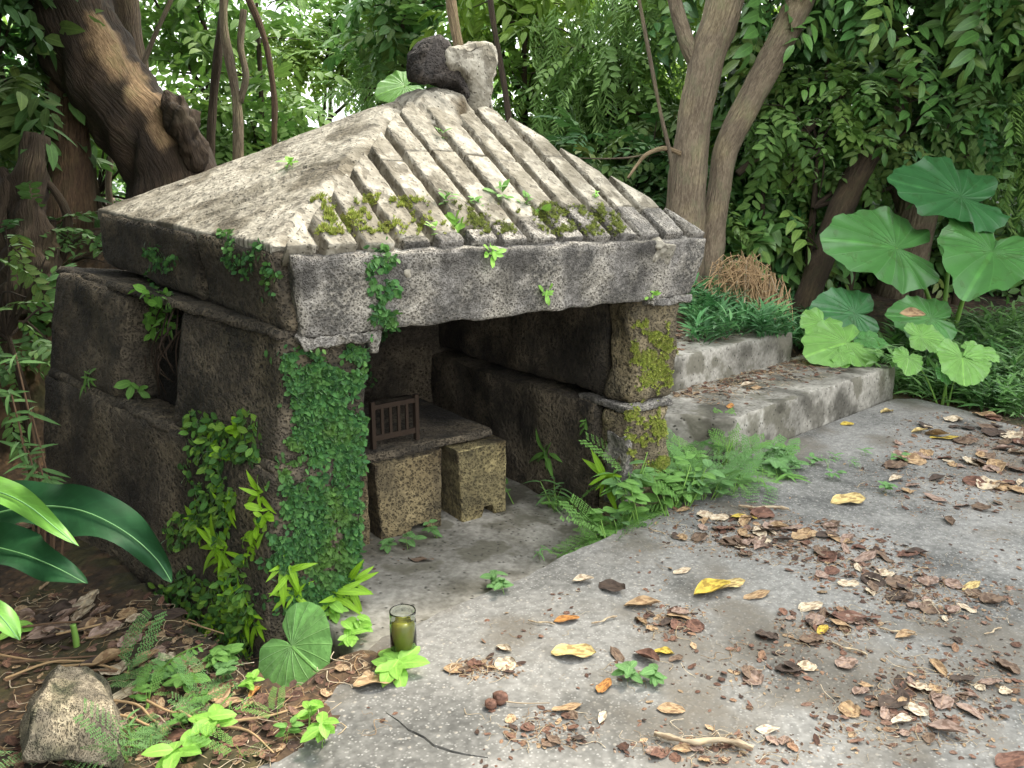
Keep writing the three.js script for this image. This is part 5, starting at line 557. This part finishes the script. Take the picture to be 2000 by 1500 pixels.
const one = [
  [1390, 1160, 78, 'yellow', 'long yellow leaf lying in the middle of the road', 0.35], [1420, 1148, 66, 'cream', 'cream lobed leaf touching the long yellow leaf', 0.1], [1478, 1166, 56, 'tan', 'tan curled leaf right of the cream leaf', 0.3], [1255, 1186, 72, 'tan', 'tan folded leaf left of the yellow one', 0.05], [1106, 1213, 52, 'orange', 'bright orange curled leaf above the pale sticks', 0.2],
  [1120, 1281, 84, 'cream', 'yellowish folded leaf like a gull on the road', -0.05], [1296, 1278, 40, 'yellow', 'small mustard leaf beside a crumpled brown one', 0], [1205, 1282, 46, 'brown', 'crumpled brown leaf with a dark stalk', 2], [1262, 1290, 62, 'red', 'narrow red brown leaf standing on edge', -0.9], [1180, 1345, 44, 'orange', 'orange tan leaf curl above the cracked road', 0.9], [1108, 1386, 60, 'tan', 'tan arched leaf beside the string like stem', 0.3], [1176, 1405, 34, 'white', 'pale round leaf near the bottom of the road', 1.2], [1310, 1389, 52, 'tan', 'golden curled leaf at the lower middle', -0.15], [735, 1338, 84, 'tan', 'flat tan leaf below the glass jar', 0.25], [984, 1270, 36, 'pale', 'pale curled leaf right of the jar', -0.6], [822, 1096, 50, 'brown', 'brown leaf lying alone on the apron', -0.1], [1138, 1138, 42, 'pale', 'pale and brown leaf at the road lip', 0.1], [1196, 1152, 66, 'dark', 'dark twisted leaf at the road lip', -0.8], [1332, 1118, 40, 'pale', 'pale leaf beside the upper litter', 0.4], [1335, 1000, 30, 'tan', 'tan leaf at the edge of the pillar weeds', 0.2], [1452, 1013, 50, 'yellow', 'yellow leaf on the upper litter clump', -0.1], [1656, 982, 64, 'cream', 'large pale yellow leaf below the steps', 0.05], [1852, 1020, 40, 'brown', 'brown leaf standing upright at right', 1.4], [1665, 1210, 92, 'red', 'long reddish brown leaf in the middle right', -0.2], [1606, 1236, 32, 'yellow', 'small yellow leaf under a dark crumpled one', 0.7], [1582, 1190, 46, 'pale', 'pale leaf above the dark crumpled one', 0.1], [1896, 1148, 46, 'cream', 'cream leaf on the right hand litter', 0.5], [1768, 1245, 42, 'tan', 'tan leaf left of the dark seed husk', 0.3], [1745, 1376, 70, 'dark', 'big dark curled leaf at lower right', 0.5], [1788, 1392, 46, 'white', 'white leaf beside the big dark curl', -0.9], [1762, 1412, 44, 'white', 'white narrow leaf below the big dark curl', 0.2], [1498, 1428, 44, 'white', 'white crinkled leaf at the bottom middle', 0], [1848, 1434, 62, 'pink', 'pinkish brown leaf at the lower right', -0.6], [1975, 1492, 60, 'red', 'red brown leaf at the bottom right corner', 0.2], [1846, 858, 50, 'yellow', 'yellow green leaf near the grass edge', -0.3], [1796, 845, 36, 'cream', 'cream leaf left of the yellow green one', 0.3], [1654, 830, 26, 'yellow', 'tiny yellow leaf at the foot of the step', 0], [1946, 915, 56, 'tan', 'tan ragged leaf at the right edge', 1.1], [1732, 806, 30, 'cream', 'cream leaf at the right end of the step', 0.4], [1480, 760, 44, 'tan', 'tan leaf on the lower step', 0.1], [1462, 757, 36, 'pale', 'pale leaf on the lower step beside the tan one', 0.2], [1426, 796, 24, 'orange', 'orange scrap on the front of the lower step', 1], [1690, 1092, 60, 'pink', 'pinkish leaf stalk in the long litter drift', 0.6], [1655, 1058, 46, 'pink', 'pink strip of bark in the litter drift', 0.8], [1870, 1252, 24, 'dark', 'dark husk on the right of the road', 1.5], [1320, 1290, 30, 'brown', 'brown leaf by the weed in the road', 0.3], [500, 1355, 40, 'orange', 'small orange leaf in the lower left weeds', 1.3], [345, 1445, 80, 'red', 'red brown curved leaf near the bottom left', -0.2], [215, 1300, 78, 'tan', 'large tan leaf behind the pale rock', 0.3], [375, 1320, 80, 'tan', 'crinkled tan leaf below the left wall', 0.1], [255, 1352, 70, 'pale', 'pale brown leaf right of the rock', 0.8], [90, 1250, 70, 'pink', 'dusty pink leaf left of the cut stem', 0.2], [365, 1375, 40, 'pale', 'pale leaf scrap in the lower litter', 0.8], [1775, 622, 44, 'tan', 'dry leaf lying on the big taro leaf', 0],
];
one.forEach(([x, y, s, m, l, r], i) => { if (l.includes('taro')) { const c = at(1770, 617, 5.5); const o = new THREE.Mesh(DL[0], DRY.tan); o.scale.setScalar(0.15); o.position.copy(c).add(V(-0.06, 0.02, 0.03)); o.rotation.set(0.75, -0.2, 0); top(o, 'fallen_leaf', l, 'leaf'); return; } fallen(x, y, s, DRY[m], l, { rot: r, geo: DL[i % 8], tilt: 0.2 }); });
[[1300, 1047, 40, -0.8, 'short pale stick above the road litter'], [1084, 1223, 52, -0.25, 'pale stick touching the orange leaf'], [1204, 1208, 56, 0.5, 'pale stick right of the orange leaf'], [1694, 1284, 62, -0.7, 'pale forked stick among the fine litter'], [1954, 1230, 44, 0.5, 'pale stick at the right edge'], [1470, 1470, 170, -0.22, 'thick lichen spotted stick at the bottom of the road'], [900, 1290, 46, 1.2, 'pale stick right of the jar'], [1540, 1000, 90, -0.15, 'thin tan stick in the upper litter'], [1790, 1245, 60, -0.4, 'thin pale twig beside the dark husk']].forEach(([x, y, s, r, l]) => fallen(x, y, s, M.paleStick, l, { geo: stickG, rot: r, name: 'stick', cat: 'stick', tilt: 0.02 }));
{ const h = hit(968, 1378), g = thing('seed_pod', 'red brown split seed pod on a long thin stalk', 'seed pod', h.p); const ball = (x, y, z, r, o) => { const q = new THREE.SphereGeometry(r, 14, 10); const p = q.attributes.position; for (let i = 0; i < p.count; i++) { const a = p.getX(i), b = p.getY(i), c = p.getZ(i), k = 1 + fbm3(a * 60 + o, b * 60, c * 60) * 0.5; p.setXYZ(i, a * k + x, b * k * 0.8 + y, c * k + z); } q.computeVertexNormals(); return q; }; part('lobe', ball(0.012, 0.016, -0.012, 0.021, 1), DRY.red, g); part('lobe', ball(-0.012, 0.013, 0.012, 0.016, 4), DRY.red, g); part('stalk', tube([V(0.02, 0.012, 0), V(0.07, 0.01, 0.005), V(0.14, 0.004, -0.005)], [0.002, 0.001], { radial: 5 }), M.paleStick, g); }
// the rest of the drift, as individuals by zone, then fine crumbs
const zones = [[1430, 1035, 130, 42, 20], [1560, 1060, 150, 36, 22], [1690, 1105, 120, 40, 18], [1860, 1175, 110, 40, 14], [1760, 1150, 70, 30, 8], [1620, 1225, 90, 34, 12], [1770, 1390, 150, 60, 16], [1860, 940, 150, 60, 24], [1900, 860, 150, 46, 26], [1970, 900, 60, 60, 10], [1500, 1290, 160, 46, 8], [1310, 1215, 60, 30, 8], [945, 1308, 60, 16, 7], [1080, 1425, 80, 34, 6], [1400, 1460, 160, 30, 8], [1870, 1320, 130, 60, 12]];
const ZN = ['in the litter right of the pillar weeds', 'in the litter drift below the steps', 'in the litter drift at the middle right', 'in the heap near the right edge of the road', 'beside the heap at the right', 'around the long reddish leaf', 'around the big dark curl at lower right', 'in the drift by the grassy bank', 'along the edge of the grassy bank', 'at the right edge below the bank', 'in the fine litter of the middle road', 'next to the tan folded leaf', 'right of the glass jar', 'near the crack in the road', 'around the lichen spotted stick', 'in the scatter above the big dark curl'];
const DRIFT = ['brown', 'pink', 'dark', 'red', 'tan', 'pink', 'brown', 'pale'];
zones.forEach(([x, y, rx, ry, n], zi) => { for (let i = 0; i < n; i++) { const a = R() * 6.283, q = Math.sqrt(R()), col = pick(DRIFT), cr = R() < 0.6, sz = rr(20, 50); fallen(x + Math.cos(a) * rx * q, y + Math.sin(a) * ry * q, sz, DRY[col], `${sz > 38 ? 'large' : sz > 28 ? 'medium' : 'small'} ${cr ? 'crumpled' : 'curled'} ${{ red: 'reddish brown', pink: 'pinkish brown', dark: 'dark brown' }[col] || col} leaf ${ZN[zi]}`, { geo: cr ? pick(crumple) : pick(DL), group: 'drifted leaves ' + ZN[zi], tilt: 0.35 }); } });
const LN = ['just below the left wall', 'between rock and wall creeper', 'in the lower left hollow', 'at the left edge under the nest fern'];
const left = [[200, 1210, 180, 40, 16], [300, 1270, 150, 60, 14], [420, 1400, 130, 60, 10], [100, 1220, 90, 30, 8]];
left.forEach(([x, y, rx, ry, n], zi) => { for (let i = 0; i < n; i++) { const a = R() * 6.283, q = Math.sqrt(R()), col = pick(['brown', 'tan', 'pink', 'dark', 'pale']), sz = rr(30, 70); fallen(x + Math.cos(a) * rx * q, y + Math.sin(a) * ry * q, sz, DRY[col], `${sz > 50 ? 'large' : 'small'} ${col === 'pink' ? 'pinkish' : col} dry leaf on the soil ${LN[zi]}`, { geo: R() < 0.4 ? pick(crumple) : pick(DL), group: 'dry leaves on the soil ' + LN[zi], tilt: 0.35 }); } });
{ const g = new THREE.Group(); top(g, 'leaf_litter', 'fine crumbs of dead leaves and twigs over road, soil and steps', 'litter', null, 'stuff'); const kinds = [DL[1], DL[4], DL[2], crumple[2], stickG, ...fibreG], mats = kinds.map(() => [[], []]); const cols = [0x8c6c5c, 0x745446, 0xa88870, 0x604a40, 0x9c7e70, 0xd0b898, 0x906c5c].map(C);
  const put = (h, s) => { if (!h || h.n.y < 0.5) return; const q = R(), k = q < 0.2 ? 4 : q < 0.5 ? 5 + Math.floor(R() * 3) : Math.floor(R() * 4); if (k > 4) s *= 2.6; mats[k][0].push(new THREE.Matrix4().compose(h.p.clone().add(V(0, 0.002, 0)), new THREE.Quaternion().setFromEuler(new THREE.Euler(rr(-0.3, 0.3), R() * 6.283, rr(-0.3, 0.3), 'YXZ')), V(1, 0.55, k === 4 ? 0.5 : 1).multiplyScalar(s))); mats[k][1].push(k >= 4 ? C(pick([0xd8c8a8, 0xb89a74, 0xeadfc8])) : pick(cols).clone().multiplyScalar(rr(0.7, 1.2))); };
  zones.forEach(([x, y, rx, ry, n]) => { for (let i = 0; i < n * 12; i++) { const a = R() * 6.283, q = Math.pow(R(), 0.7) * 1.25; put(hit(x + Math.cos(a) * rx * q, y + Math.sin(a) * ry * q, LIT), rr(0.01, 0.036)); } });
  for (let i = 0; i < 2600; i++) { const x = rr(700, 2000), y = rr(900, 1500); if (nz(x, y, 0.006, 3) + (x - 1400) / 5000 > 0.0) put(hit(x, y, LIT), rr(0.005, 0.022) * (R() < 0.1 ? 1.8 : 1)); }
  for (let i = 0; i < 1500; i++) { const x = rr(0, 780), y = rr(1150, 1500); const h = hit(x, y, LIT); if (h && h.o.name === 'ground') put(h, rr(0.015, 0.05)); }
  for (let i = 0; i < 1900; i++) { const s = Math.floor(R() * 2), a = R(), b = R(); const p = S0.clone().addScaledVector(SD, lerp(s ? -0.3 : 0.1, s ? 1.2 : 1.65, a)).addScaledVector(SM, s ? lerp(0.56, 0.98, Math.sqrt(b)) : lerp(0.1, 0.5, Math.pow(b, 0.5))); put(drop(p.x, p.z, 2), rr(0.015, 0.045)); }
  for (let i = 0; i < 1500; i++) { const x = rr(-3, 5), z = rr(-8, -3.2); const h = drop(x, z, 1.3); if (h && h.o.name === 'ground') put(h, rr(0.02, 0.06)); }
  const grain = [[], []], gg = new THREE.IcosahedronGeometry(1, 0); zones.forEach(([x, y, rx, ry, n]) => { for (let i = 0; i < n * 22; i++) { const a = R() * 6.283, q = Math.pow(R(), 0.7) * 1.3, h = hit(x + Math.cos(a) * rx * q, y + Math.sin(a) * ry * q, LIT); if (!h || h.n.y < 0.5) continue; const z = rr(0.0012, 0.0042); grain[0].push(new THREE.Matrix4().compose(h.p, new THREE.Quaternion().setFromEuler(new THREE.Euler(R() * 6, R() * 6, 0)), V(z * 1.8, z * 0.8, z))); grain[1].push(C(pick([0x5c4a3e, 0x7a6452, 0x48392f, 0x8c7866]))); } }); copies('soil_crumbs', gg, std({ color: 0xffffff, roughness: 1 }), grain[0], grain[1], g);
  const m = std({ color: 0xffffff, map: tDry, roughness: 0.9 }); kinds.forEach((k, i) => mats[i][0].length && copies('crumbs', k, m, mats[i][0], mats[i][1], g)); }
// twigs strewn on the ground at left
R = rng(111); for (let i = 0; i < 16; i++) { const h = hit(rr(20, 480), rr(1190, 1480), LIT); if (!h || h.o.name !== 'ground') continue; const o = new THREE.Mesh(tube([V(-0.16, 0.006, 0), V(-0.04, 0.014, rr(-0.03, 0.03)), V(0.06, 0.012, rr(-0.03, 0.03)), V(0.18, 0.01, 0)], [0.0045, 0.002], { radial: 5, seg: 12, amp: 0.2 }), pick([M.twig, M.dryTwig])); o.position.copy(h.p); o.rotation.y = rr(-0.6, 0.9); top(o, 'twig', 'thin dry twig on the soil at the lower left', 'twig', 'twigs on the soil'); }
scene.traverse(o => { if (o.isMesh) { o.castShadow = true; o.receiveShadow = true; } });
renderer.render(scene, camera);
